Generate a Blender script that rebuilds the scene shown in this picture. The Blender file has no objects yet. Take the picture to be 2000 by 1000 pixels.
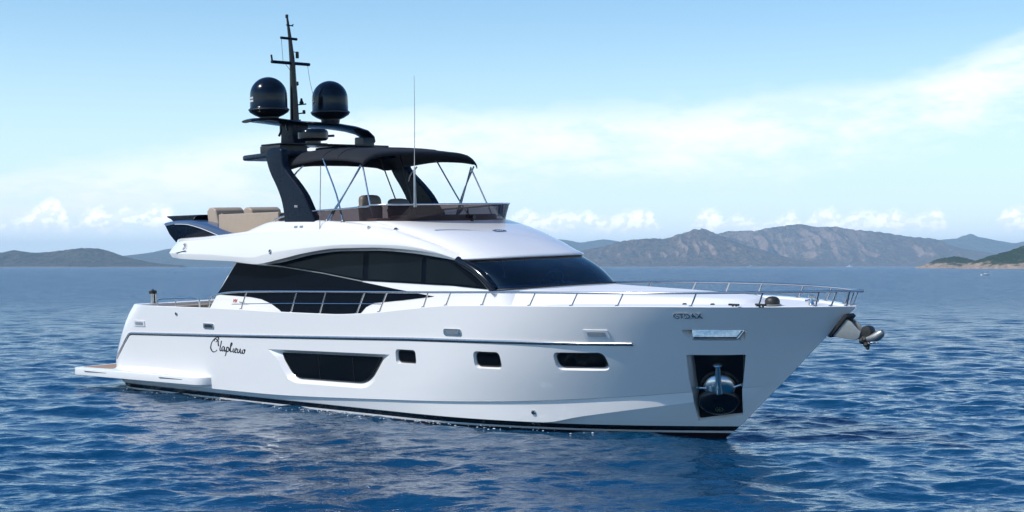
import bpy, bmesh, math, random
import numpy as np
from mathutils import Vector, Matrix, Euler

random.seed(7)
scene = bpy.context.scene
COL = scene.collection
R = math.radians

# ------------------------------------------------------------------ camera
EYE = 3.75
cam = bpy.data.cameras.new("camera")
cam.sensor_width = 36.0
cam.lens = 54.0
cam.clip_start = 0.1
cam.clip_end = 90000.0
camo = bpy.data.objects.new("camera", cam)
COL.objects.link(camo)
camo.location = (0, 0, EYE)
camo.rotation_euler = (R(90) + math.atan(20 / 3000), 0, 0)
scene.camera = camo

# ------------------------------------------------------------------ sun, sky, exposure
SUN_EL, SUN_AZ = R(46), R(-111)          # azimuth measured from +Y towards +X
sun_dir = Vector((math.sin(SUN_AZ) * math.cos(SUN_EL), math.cos(SUN_AZ) * math.cos(SUN_EL), math.sin(SUN_EL)))
sl = bpy.data.lights.new("sun", 'SUN')
sl.energy = 3.1
sl.angle = R(0.5)
sl.color = (1.0, 0.945, 0.865)
so = bpy.data.objects.new("sun", sl)
COL.objects.link(so)
so.rotation_euler = sun_dir.to_track_quat('Z', 'Y').to_euler()

scene.view_settings.view_transform = 'Standard'
scene.view_settings.look = 'None'
scene.view_settings.exposure = 0.38
scene.view_settings.gamma = 1.0
scene.cycles.use_denoising = True
scene.cycles.max_bounces = 8
scene.cycles.volume_bounces = 3
scene.cycles.transparent_max_bounces = 16

world = bpy.data.worlds.new("World")
scene.world = world
world.use_nodes = True


class NT:
    """small helper for building node trees"""
    def __init__(self, tree, clear=True):
        self.t = tree
        if clear:
            tree.nodes.clear()

    def n(self, kind, **kw):
        nd = self.t.nodes.new(kind)
        for k, v in kw.items():
            if k.startswith('i_'):
                key = k[2:]
                nd.inputs[int(key) if key.isdigit() else key.replace('_', ' ')].default_value = v
            else:
                setattr(nd, k, v)
        return nd

    def link(self, a, b):
        self.t.links.new(a, b)

    def val(self, x, sock):
        if hasattr(x, 'is_output') or isinstance(x, bpy.types.NodeSocket):
            self.link(x, sock)
        else:
            sock.default_value = x

    def math(self, op, a, b=0.0, c=None, clamp=False):
        nd = self.n('ShaderNodeMath', operation=op)
        nd.use_clamp = clamp
        self.val(a, nd.inputs[0])
        self.val(b, nd.inputs[1])
        if c is not None:
            self.val(c, nd.inputs[2])
        return nd.outputs[0]

    def smooth(self, x, lo, hi, a=0.0, b=1.0):
        nd = self.n('ShaderNodeMapRange', interpolation_type='SMOOTHSTEP')
        self.val(x, nd.inputs[0])
        for i, v in zip((1, 2, 3, 4), (lo, hi, a, b)):
            self.val(v, nd.inputs[i])
        return nd.outputs[0]

    def mix(self, f, a, b, blend='MIX'):
        nd = self.n('ShaderNodeMix', data_type='RGBA', blend_type=blend)
        self.val(f, nd.inputs[0])
        self.val(a, nd.inputs[6])
        self.val(b, nd.inputs[7])
        return nd.outputs[2]

    def noise(self, vec, scale, detail=4.0, rough=0.55, dist=0.0):
        nd = self.n('ShaderNodeTexNoise')
        nd.inputs['Scale'].default_value = scale
        nd.inputs['Detail'].default_value = detail
        nd.inputs['Roughness'].default_value = rough
        nd.inputs['Distortion'].default_value = dist
        if vec is not None:
            self.link(vec, nd.inputs['Vector'])
        return nd.outputs[0]

    def combine(self, x, y, z=0.0):
        nd = self.n('ShaderNodeCombineXYZ')
        self.val(x, nd.inputs[0]); self.val(y, nd.inputs[1]); self.val(z, nd.inputs[2])
        return nd.outputs[0]

    def curve(self, x, lo, hi, pts):
        """piecewise smooth function of x given as (x, y) pairs"""
        ys = [p[1] for p in pts]
        y0, y1 = min(ys), max(ys)
        mr = self.n('ShaderNodeMapRange')
        self.val(x, mr.inputs[0])
        for i, v in zip((1, 2, 3, 4), (lo, hi, 0.0, 1.0)):
            mr.inputs[i].default_value = v
        fc = self.n('ShaderNodeFloatCurve')
        cm = fc.mapping.curves[0]
        P = [((p[0] - lo) / (hi - lo), (p[1] - y0) / (y1 - y0)) for p in pts]
        cm.points[0].location = P[0]
        cm.points[1].location = P[-1]
        for p in P[1:-1]:
            cm.points.new(*p)
        fc.mapping.update()
        self.link(mr.outputs[0], fc.inputs['Value'])
        return self.math('MULTIPLY_ADD', fc.outputs[0], y1 - y0, y0)


w = NT(world.node_tree)
sky = w.n('ShaderNodeTexSky', sky_type='NISHITA')
sky.sun_disc = False
sky.sun_elevation = SUN_EL
sky.sun_rotation = SUN_AZ
sky.altitude = 0.0
sky.air_density = 1.0
sky.dust_density = 0.3
sky.ozone_density = 2.0
tc = w.n('ShaderNodeTexCoord')
sep = w.n('ShaderNodeSeparateXYZ')
w.link(tc.outputs['Generated'], sep.inputs[0])
az = w.math('MULTIPLY', w.math('ARCTAN2', sep.outputs[0], sep.outputs[1]), 180 / math.pi)      # degrees, right positive
el = w.math('MULTIPLY', w.math('ARCSINE', sep.outputs[2]), 180 / math.pi)


def AZ(px):
    return math.degrees(math.atan((px - 1000) / 3000))


def EL(py):
    return math.degrees(math.atan((520 - py) / 3000))


# broad veil of high cloud: an upper rim and a lower rim as functions of azimuth
stretch = w.combine(w.math('MULTIPLY', az, 0.22), w.math('MULTIPLY', el, 0.62), 0.0)
nbig = w.noise(stretch, 1.0, 6.0, 0.55, 0.25)
stretch2 = w.combine(w.math('MULTIPLY', az, 0.5), w.math('MULTIPLY', el, 1.5), 3.3)
nfine = w.noise(stretch2, 1.6, 7.0, 0.6, 0.4)
up = w.curve(az, -60, 60, [(-60, 3.0), (-30, 2.4), (AZ(0), EL(335)), (AZ(300), EL(292)), (AZ(520), EL(255)), (AZ(700), EL(214)), (AZ(860), EL(206)),
                            (AZ(1050), EL(205)), (AZ(1200), EL(203)), (AZ(1450), EL(186)), (AZ(1650), EL(172)),
                            (AZ(1850), EL(124)), (AZ(2000), EL(78)), (24, 9.8), (35, 12.0), (60, 8.0)])
lowr = w.curve(az, -60, 60, [(-60, 0.5), (-30, 0.9), (AZ(0), EL(440)), (AZ(500), EL(385)), (AZ(1050), EL(350)), (AZ(1500), EL(330)), (AZ(1800), EL(272)),
                              (AZ(2000), EL(246)), (30, 5.0), (60, 3.0)])
wob = w.math('MULTIPLY', w.math('SUBTRACT', nbig, 0.5), 2.3)
wob2 = w.math('MULTIPLY', w.math('SUBTRACT', nfine, 0.5), 1.1)
eln = w.math('ADD', el, w.math('ADD', wob, wob2))
m_up = w.smooth(w.math('SUBTRACT', up, eln), -0.25, 0.9)
m_lo = w.smooth(w.math('SUBTRACT', eln, lowr), -1.1, 1.3)
body = w.smooth(w.math('ADD', w.math('MULTIPLY', nbig, 0.6), w.math('MULTIPLY', nfine, 0.4)), 0.36, 0.62, 0.30, 0.97)
veil = w.math('MULTIPLY', w.math('MULTIPLY', m_up, m_lo), body)
veil = w.math('MULTIPLY', veil, 0.95)
# thin wisps everywhere else, high overhead
wisp = w.math('MULTIPLY', w.smooth(nbig, 0.56, 0.78), 0.25)
wisp = w.math('MULTIPLY', wisp, w.smooth(el, 9.0, 20.0))
# small heap clouds low over the horizon: crown line as a function of azimuth, roughened by noise
HEAPS = [(0, 430), (40, 427), (62, 414), (85, 392), (105, 388), (125, 402), (141, 424), (150, 450), (157, 446), (167, 415), (187, 404), (203, 407), (216, 413), (235, 408),
         (250, 402), (266, 411), (290, 405), (306, 396), (321, 396), (336, 411), (352, 426), (400, 430), (440, 422), (500, 420), (540, 408), (575, 425), (620, 445),
         (700, 440), (800, 430), (900, 436), (975, 432), (1008, 410), (1030, 405), (1058, 416), (1090, 410), (1120, 413), (1150, 408), (1167, 413), (1186, 421), (1210, 411), (1240, 405),
         (1268, 408), (1284, 424), (1300, 450), (1340, 450), (1352, 428), (1366, 408), (1385, 402), (1405, 411), (1425, 427), (1445, 415), (1462, 421), (1500, 432), (1522, 421),
         (1545, 412), (1562, 419), (1581, 436), (1596, 412), (1620, 404), (1640, 409), (1656, 427), (1676, 410), (1700, 413), (1720, 416), (1740, 408), (1762, 416), (1781, 427),
         (1800, 420), (1815, 408), (1830, 405), (1848, 424), (1862, 447), (1900, 452), (1942, 446), (1956, 416), (1976, 405), (2000, 403)]
HP = [(-60, 1.2), (-45, 2.2), (-38, 1.3), (-30, 2.3), (-24, 1.5)] + [(AZ(p), EL(q)) for p, q in HEAPS] + [(23, 2.2), (27, 1.3), (33, 2.4), (45, 1.4), (60, 2.0)]
puffv = w.combine(w.math('MULTIPLY', az, 1.0), w.math('MULTIPLY', el, 1.3), 2.2)
pn1 = w.noise(puffv, 2.0, 2.5, 0.5)
pn2 = w.noise(puffv, 7.0, 4.0, 0.6)
puffo = w.combine(w.math('MULTIPLY_ADD', az, 1.0, -0.13), w.math('MULTIPLY_ADD', el, 1.3, 0.13), 2.2)
po1 = w.noise(puffo, 2.0, 2.5, 0.5)
relief = w.math('SUBTRACT', pn1, po1)
azp = w.math('ADD', az, w.math('MULTIPLY', w.math('SUBTRACT', pn1, 0.5), 0.5))
crown = w.curve(azp, -60, 60, HP)
elp = w.math('ADD', el, w.math('ADD', w.math('MULTIPLY', w.math('SUBTRACT', pn1, 0.5), 0.45), w.math('MULTIPLY', w.math('SUBTRACT', pn2, 0.5), 0.34)))
cdep = w.math('SUBTRACT', crown, elp)
cmask = w.smooth(cdep, -0.08, 0.36)
cbase = w.math('ADD', el, w.math('MULTIPLY', w.math('SUBTRACT', pn1, 0.5), 0.75))
cmask = w.math('MULTIPLY', cmask, w.smooth(cbase, 1.05, 1.50))
cmask = w.math('MULTIPLY', cmask, w.smooth(pn1, 0.25, 0.5, 0.45, 1.0))
low_haze = w.math('MULTIPLY', w.smooth(el, 10.5, -1.0), 0.85)
skyc = sky.outputs[0]
tint = w.mix(1.0, skyc, (0.86, 1.03, 1.08, 1), 'MULTIPLY')
tint = w.mix(w.smooth(el, 10.0, 21.0), tint, w.mix(1.0, tint, (0.40, 0.71, 1.0, 1), 'MULTIPLY'))
CLOUD = (7.8, 8.05, 8.4, 1)
CUMU = (12.0, 11.8, 11.7, 1)
tint = w.mix(low_haze, tint, (6.3, 7.75, 8.6, 1))
tint = w.mix(w.smooth(el, 3.2, 0.3), tint, (7.6, 8.7, 9.2, 1))
c1 = w.mix(veil, tint, CLOUD)
c1 = w.mix(wisp, c1, CLOUD)
shade = w.mix(w.math('MULTIPLY', w.smooth(cbase, 1.25, 1.9, 0.25, 1.0), w.smooth(relief, -0.07, 0.05, 0.25, 1.0)), (7.4, 8.0, 8.8, 1), CUMU)
c1 = w.mix(w.math('MULTIPLY', cmask, 0.80), c1, shade)
bg = w.n('ShaderNodeBackground')
bg.inputs['Strength'].default_value = 0.122
w.link(c1, bg.inputs['Color'])
wo = w.n('ShaderNodeOutputWorld')
w.link(bg.outputs[0], wo.inputs['Surface'])


# ------------------------------------------------------------------ materials
def material(name):
    m = bpy.data.materials.new(name)
    m.use_nodes = True
    nt = NT(m.node_tree)
    out = nt.n('ShaderNodeOutputMaterial')
    return m, nt, out


def principled(name, color, rough=0.5, metal=0.0, coat=0.0, spec=0.5, var=0.06, vscale=3.0, rvar=0.08, bump=0.0, bscale=60.0, coat_rough=0.04):
    """painted / moulded surface with slight unevenness in tone and gloss"""
    m, t, out = material(name)
    p = t.n('ShaderNodeBsdfPrincipled')
    co = t.n('ShaderNodeTexCoord').outputs['Object']
    n1 = t.noise(co, vscale, 5.0, 0.6)
    dark = tuple(c * (1 - var) for c in color) + (1,)
    lite = tuple(min(1, c * (1 + var * 0.5)) for c in color) + (1,)
    t.link(t.mix(n1, dark, lite), p.inputs['Base Color'])
    n2 = t.noise(co, vscale * 2.7, 4.0, 0.6)
    t.link(t.math('MULTIPLY_ADD', n2, rvar, max(0.0, rough - rvar / 2)), p.inputs['Roughness'])
    p.inputs['Metallic'].default_value = metal
    p.inputs['Coat Weight'].default_value = coat
    p.inputs['Coat Roughness'].default_value = coat_rough
    p.inputs['Specular IOR Level'].default_value = spec
    if bump > 0:
        b = t.n('ShaderNodeBump')
        b.inputs['Strength'].default_value = 1.0
        b.inputs['Distance'].default_value = bump
        t.link(t.noise(co, bscale, 3.0, 0.5), b.inputs['Height'])
        t.link(b.outputs[0], p.inputs['Normal'])
    t.link(p.outputs[0], out.inputs['Surface'])
    return m


def thin_glass(name, tint, diffuse=None, dmix=0.0, ior=1.5):
    """tinted pane: lets tinted light through, mirrors the surroundings at grazing angles"""
    m, t, out = material(name)
    tr = t.n('ShaderNodeBsdfTransparent')
    tr.inputs[0].default_value = tint + (1,)
    base = tr.outputs[0]
    if diffuse:
        d = t.n('ShaderNodeBsdfDiffuse')
        d.inputs[0].default_value = diffuse + (1,)
        mx = t.n('ShaderNodeMixShader')
        mx.inputs[0].default_value = dmix
        t.link(base, mx.inputs[1]); t.link(d.outputs[0], mx.inputs[2])
        base = mx.outputs[0]
    g = t.n('ShaderNodeBsdfGlossy')
    g.inputs['Roughness'].default_value = 0.02
    fr = t.n('ShaderNodeFresnel')
    fr.inputs[0].default_value = ior
    mx = t.n('ShaderNodeMixShader')
    t.link(fr.outputs[0], mx.inputs[0])
    t.link(base, mx.inputs[1]); t.link(g.outputs[0], mx.inputs[2])
    t.link(mx.outputs[0], out.inputs['Surface'])
    return m


M = {}
M['gelcoat'] = principled('white_gelcoat', (0.85, 0.815, 0.765), 0.18, coat=0.5, var=0.03, vscale=0.9, rvar=0.10, bump=0.0006, bscale=1.3)
M['deck'] = principled('white_deck', (0.76, 0.755, 0.745), 0.5, var=0.06, vscale=2.0, bump=0.0008, bscale=90)
M['antifoul'] = principled('dark_antifouling', (0.02, 0.008, 0.008), 0.4, var=0.4, vscale=4)
M['boot'] = principled('black_boot_stripe', (0.008, 0.008, 0.01), 0.15, var=0.3)
M['black_glass'] = principled('black_glass', (0.003, 0.004, 0.006), 0.10, spec=0.07, var=0.2, rvar=0.03)
M['black_panel'] = principled('black_panel', (0.0025, 0.0055, 0.011), 0.16, spec=0.03, var=0.2, rvar=0.06)
M['pane'] = principled('dark_window_pane', (0.005, 0.009, 0.014), 0.05, spec=0.08, var=0.3, vscale=0.8, rvar=0.02)
M['navy'] = principled('navy_paint', (0.005, 0.010, 0.021), 0.28, coat=0.0, spec=0.14, var=0.12, vscale=2)
M['navy_light'] = principled('blue_gunwale', (0.045, 0.085, 0.17), 0.25, coat=0.5, var=0.12)
M['black_paint'] = principled('black_gloss_paint', (0.003, 0.0045, 0.009), 0.15, coat=0.0, spec=0.35, var=0.15, rvar=0.10)
M['chrome'] = principled('polished_steel', (0.60, 0.575, 0.55), 0.20, metal=1.0, var=0.08, vscale=9, rvar=0.1)
M['mirror'] = principled('mirror_steel', (0.80, 0.86, 0.92), 0.03, metal=1.0, var=0.02, rvar=0.02)
M['steel'] = principled('weathered_steel', (0.36, 0.36, 0.34), 0.45, metal=0.75, var=0.35, vscale=8, rvar=0.2)
M['dark_steel'] = principled('dark_steel', (0.05, 0.048, 0.045), 0.5, metal=0.5, var=0.4, vscale=10, bump=0.004, bscale=24)
M['canvas'] = principled('black_canvas', (0.018, 0.020, 0.024), 0.8, spec=0.2, var=0.25, vscale=3, bump=0.012, bscale=3.5)
M['leather'] = principled('tan_leather', (0.42, 0.325, 0.235), 0.5, var=0.10, vscale=5, bump=0.006, bscale=7)
M['taupe'] = principled('taupe_upholstery', (0.19, 0.145, 0.11), 0.6, var=0.15, vscale=4)
M['rubber'] = principled('black_rubber', (0.012, 0.012, 0.012), 0.6, var=0.3)
M['lens'] = principled('white_lens', (0.72, 0.71, 0.70), 0.15, var=0.1)
M['brass'] = principled('gold_marking', (0.45, 0.36, 0.15), 0.3, metal=0.8, var=0.2)
M['red'] = principled('red_marking', (0.60, 0.05, 0.03), 0.4)
M['ink'] = principled('black_lettering', (0.006, 0.006, 0.008), 0.3)
M['white_ink'] = principled('white_lettering', (0.75, 0.75, 0.75), 0.4)
M['grey_ink'] = principled('grey_lettering', (0.35, 0.35, 0.37), 0.4)
M['interior'] = principled('dark_interior', (0.05, 0.05, 0.055), 0.6, var=0.3)
M['dash'] = principled('dashboard_grey', (0.14, 0.15, 0.17), 0.5, var=0.2)
M['windscreen'] = thin_glass('windscreen_glass', (0.24, 0.34, 0.52), ior=1.75)
M['tinted'] = thin_glass('tinted_pane', (0.60, 0.66, 0.70))
M['rust'] = principled('red_brown_trim', (0.06, 0.022, 0.018), 0.5)
M['vent'] = principled('vent_grille', (0.52, 0.50, 0.48), 0.3, metal=0.6, var=0.25, vscale=20)
M['black_pocket'] = principled('black_pocket_lining', (0.006, 0.007, 0.010), 0.3, spec=0.12, var=0.3)
M['foam'] = principled('white_foam', (0.85, 0.87, 0.88), 0.6)
M['taupe2'] = principled('brown_leather', (0.15, 0.115, 0.085), 0.5, var=0.12)
M['smoked'] = thin_glass('smoked_acrylic', (0.26, 0.18, 0.175), (0.05, 0.028, 0.026), 0.38, ior=1.45)

# teak with caulked planks
_m, _t, _o = material('teak')
_p = _t.n('ShaderNodeBsdfPrincipled')
_co = _t.n('ShaderNodeTexCoord').outputs['Object']
_s = _t.n('ShaderNodeSeparateXYZ'); _t.link(_co, _s.inputs[0])
_fr = _t.math('FRACT', _t.math('MULTIPLY', _s.outputs[1], 12.0))
_seam = _t.math('LESS_THAN', _fr, 0.09)
_grain = _t.noise(_t.combine(_t.math('MULTIPLY', _s.outputs[0], 2.0), _t.math('MULTIPLY', _s.outputs[1], 30.0)), 2.0, 5, 0.6)
_c = _t.mix(_grain, (0.30, 0.17, 0.095, 1), (0.48, 0.30, 0.18, 1))
_t.link(_t.mix(_seam, _c, (0.05, 0.04, 0.035, 1)), _p.inputs['Base Color'])
_p.inputs['Roughness'].default_value = 0.6
_t.link(_p.outputs[0], _o.inputs['Surface'])
M['teak'] = _m


# ------------------------------------------------------------------ mesh helpers
class MB:
    def __init__(self):
        self.v, self.f, self.m = [], [], []

    def add(self, vs, fs, m=0):
        o = len(self.v)
        self.v += [tuple(map(float, q)) for q in vs]
        self.f += [tuple(i + o for i in f) for f in fs]
        self.m += [m] * len(fs)
        return self

    def box(self, lo, hi, m=0):
        (x0, y0, z0), (x1, y1, z1) = lo, hi
        return self.add([(x0, y0, z0), (x1, y0, z0), (x1, y1, z0), (x0, y1, z0), (x0, y0, z1), (x1, y0, z1), (x1, y1, z1), (x0, y1, z1)],
                        [(0, 3, 2, 1), (4, 5, 6, 7), (0, 1, 5, 4), (1, 2, 6, 5), (2, 3, 7, 6), (3, 0, 4, 7)], m)

    def tube(self, pts, r, n=8, m=0, taper=None):
        pts = [Vector(p) for p in pts]
        N = len(pts)
        rs = [r] * N if not isinstance(r, (list, tuple)) else list(r)
        vs, fs = [], []
        up0 = None
        for i, p in enumerate(pts):
            d = (pts[min(i + 1, N - 1)] - pts[max(i - 1, 0)]).normalized()
            if up0 is None:
                up0 = Vector((0, 0, 1)) if abs(d.z) < 0.9 else Vector((1, 0, 0))
            s = d.cross(up0).normalized()
            u = s.cross(d).normalized()
            up0 = u
            for k in range(n):
                a = 2 * math.pi * k / n
                vs.append(p + (s * math.cos(a) + u * math.sin(a)) * rs[i])
        for i in range(N - 1):
            for k in range(n):
                k2 = (k + 1) % n
                fs.append((i * n + k, i * n + k2, (i + 1) * n + k2, (i + 1) * n + k))
        fs.append(tuple(range(n - 1, -1, -1)))
        fs.append(tuple((N - 1) * n + k for k in range(n)))
        return self.add(vs, fs, m)

    def lathe(self, prof, mat=None, n=24, m=0):
        """profile of (radius, height) turned about local z, placed by a matrix"""
        mat = mat or Matrix()
        vs, fs = [], []
        for r, z in prof:
            for k in range(n):
                a = 2 * math.pi * k / n
                vs.append(mat @ Vector((r * math.cos(a), r * math.sin(a), z)))
        for i in range(len(prof) - 1):
            for k in range(n):
                k2 = (k + 1) % n
                fs.append((i * n + k, i * n + k2, (i + 1) * n + k2, (i + 1) * n + k))
        fs.append(tuple(range(n - 1, -1, -1)))
        fs.append(tuple((len(prof) - 1) * n + k for k in range(n)))
        return self.add(vs, fs, m)

    def grid(self, rows, m=0, closed=False):
        vs = [p for r in rows for p in r]
        n = len(rows[0])
        fs = []
        for i in range(len(rows) - 1):
            for k in range(n if closed else n - 1):
                k2 = (k + 1) % n
                fs.append((i * n + k, i * n + k2, (i + 1) * n + k2, (i + 1) * n + k))
        return self.add(vs, fs, m)

    def build(self, name, mats, parent=None, sharp=35, bevel=0.0, segs=2, solid=0.0, flip=False, recalc=True):
        me = bpy.data.meshes.new(name)
        me.from_pydata(self.v, [], self.f)
        mats = mats if isinstance(mats, (list, tuple)) else [mats]
        for mm in mats:
            me.materials.append(mm)
        me.polygons.foreach_set('material_index', self.m)
        bm = bmesh.new()
        bm.from_mesh(me)
        bmesh.ops.remove_doubles(bm, verts=bm.verts, dist=1e-5)
        bmesh.ops.dissolve_degenerate(bm, edges=bm.edges, dist=1e-5)
        if recalc:
            bmesh.ops.recalc_face_normals(bm, faces=bm.faces)
        if flip:
            bmesh.ops.reverse_faces(bm, faces=bm.faces)
        if bevel > 0:
            es = [e for e in bm.edges if len(e.link_faces) == 2 and e.calc_face_angle(0) > R(28)]
            bmesh.ops.bevel(bm, geom=es, offset=bevel, segments=segs, profile=0.6, affect='EDGES', clamp_overlap=True)
        bm.to_mesh(me)
        bm.free()
        me.shade_smooth()
        if sharp is not None:
            me.set_sharp_from_angle(angle=R(sharp))
        o = bpy.data.objects.new(name, me)
        COL.objects.link(o)
        if parent is not None:
            o.parent = parent
        if solid:
            s = o.modifiers.new('thickness', 'SOLIDIFY')
            s.thickness = solid
            s.offset = -1
        return o


def tag(o, label, cat, group=None, kind=None):
    o['label'] = label
    if cat:
        o['category'] = cat
    if group:
        o['group'] = group
    if kind:
        o['kind'] = kind
    return o


def empty(name, parent=None, matrix=None):
    o = bpy.data.objects.new(name, None)
    COL.objects.link(o)
    o.empty_display_size = 0.3
    if parent is not None:
        o.parent = parent
    if matrix is not None:
        o.matrix_world = matrix
    return o


def pchip(xs, ys):
    xs = np.array(xs, float); ys = np.array(ys, float)
    h = np.diff(xs); d = np.diff(ys) / h; m = np.zeros(len(xs))
    m[0] = d[0]; m[-1] = d[-1]
    for i in range(1, len(xs) - 1):
        if d[i - 1] * d[i] > 0:
            w1 = 2 * h[i] + h[i - 1]; w2 = h[i] + 2 * h[i - 1]
            m[i] = (w1 + w2) / (w1 / d[i - 1] + w2 / d[i])

    def f(x):
        x = np.clip(np.asarray(x, float), xs[0], xs[-1])
        i = np.clip(np.searchsorted(xs, x, side='right') - 1, 0, len(xs) - 2)
        t = (x - xs[i]) / h[i]
        return ((1 + 2 * t) * (1 - t) ** 2 * ys[i] + t * (1 - t) ** 2 * h[i] * m[i] + t * t * (3 - 2 * t) * ys[i + 1] + t * t * (t - 1) * h[i] * m[i + 1])
    return f


def spline(pts, n):
    """smooth polyline through points"""
    P = [Vector(p) for p in pts]
    d = [0.0]
    for a, b in zip(P, P[1:]):
        d.append(d[-1] + max(1e-6, (b - a).length))
    fs = [pchip(d, [p[k] for p in P]) for k in range(3)]
    return [Vector([float(f(t)) for f in fs]) for t in np.linspace(0, d[-1], n)]


# ------------------------------------------------------------------ noise for terrain and water
def vnoise2(x, y, seed=0):
    xi = np.floor(x).astype(np.int64); yi = np.floor(y).astype(np.int64)
    fx = x - xi; fy = y - yi
    fx = fx * fx * fx * (fx * (fx * 6 - 15) + 10); fy = fy * fy * fy * (fy * (fy * 6 - 15) + 10)

    def hsh(a, b):
        n = (a * 374761393 + b * 668265263 + seed * 1442695041) & 0x7fffffff
        n = ((n ^ (n >> 13)) * 1274126177) & 0x7fffffff
        n = n ^ (n >> 16)
        return (n & 0xffff) / 65535.0
    a = hsh(xi, yi); b = hsh(xi + 1, yi); c = hsh(xi, yi + 1); d = hsh(xi + 1, yi + 1)
    return (a * (1 - fx) + b * fx) * (1 - fy) + (c * (1 - fx) + d * fx) * fy


def fbm2(x, y, octv=5, seed=0, ridged=False):
    s = np.zeros_like(x); amp = 0.5; tot = 0
    for o in range(octv):
        v = vnoise2(x, y, seed + o * 17)
        if ridged:
            v = 1 - np.abs(2 * v - 1)
        s += v * amp; tot += amp
        x = x * 2.03 + 5.1; y = y * 2.03 + 1.7; amp *= 0.5
    return s / tot


def np_mesh(name, V, F, mat, smooth=True):
    me = bpy.data.meshes.new(name)
    nv, nf = len(V), len(F)
    me.vertices.add(nv)
    me.vertices.foreach_set('co', np.ascontiguousarray(V, dtype=np.float32).ravel())
    me.loops.add(nf * 4)
    me.loops.foreach_set('vertex_index', np.ascontiguousarray(F, dtype=np.int32).ravel())
    me.polygons.add(nf)
    me.polygons.foreach_set('loop_start', np.arange(0, nf * 4, 4, dtype=np.int32))
    me.polygons.foreach_set('loop_total', np.full(nf, 4, dtype=np.int32))
    me.update(calc_edges=True)
    me.validate()
    me.materials.append(mat)
    if smooth:
        me.shade_smooth()
    o = bpy.data.objects.new(name, me)
    COL.objects.link(o)
    return o


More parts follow.
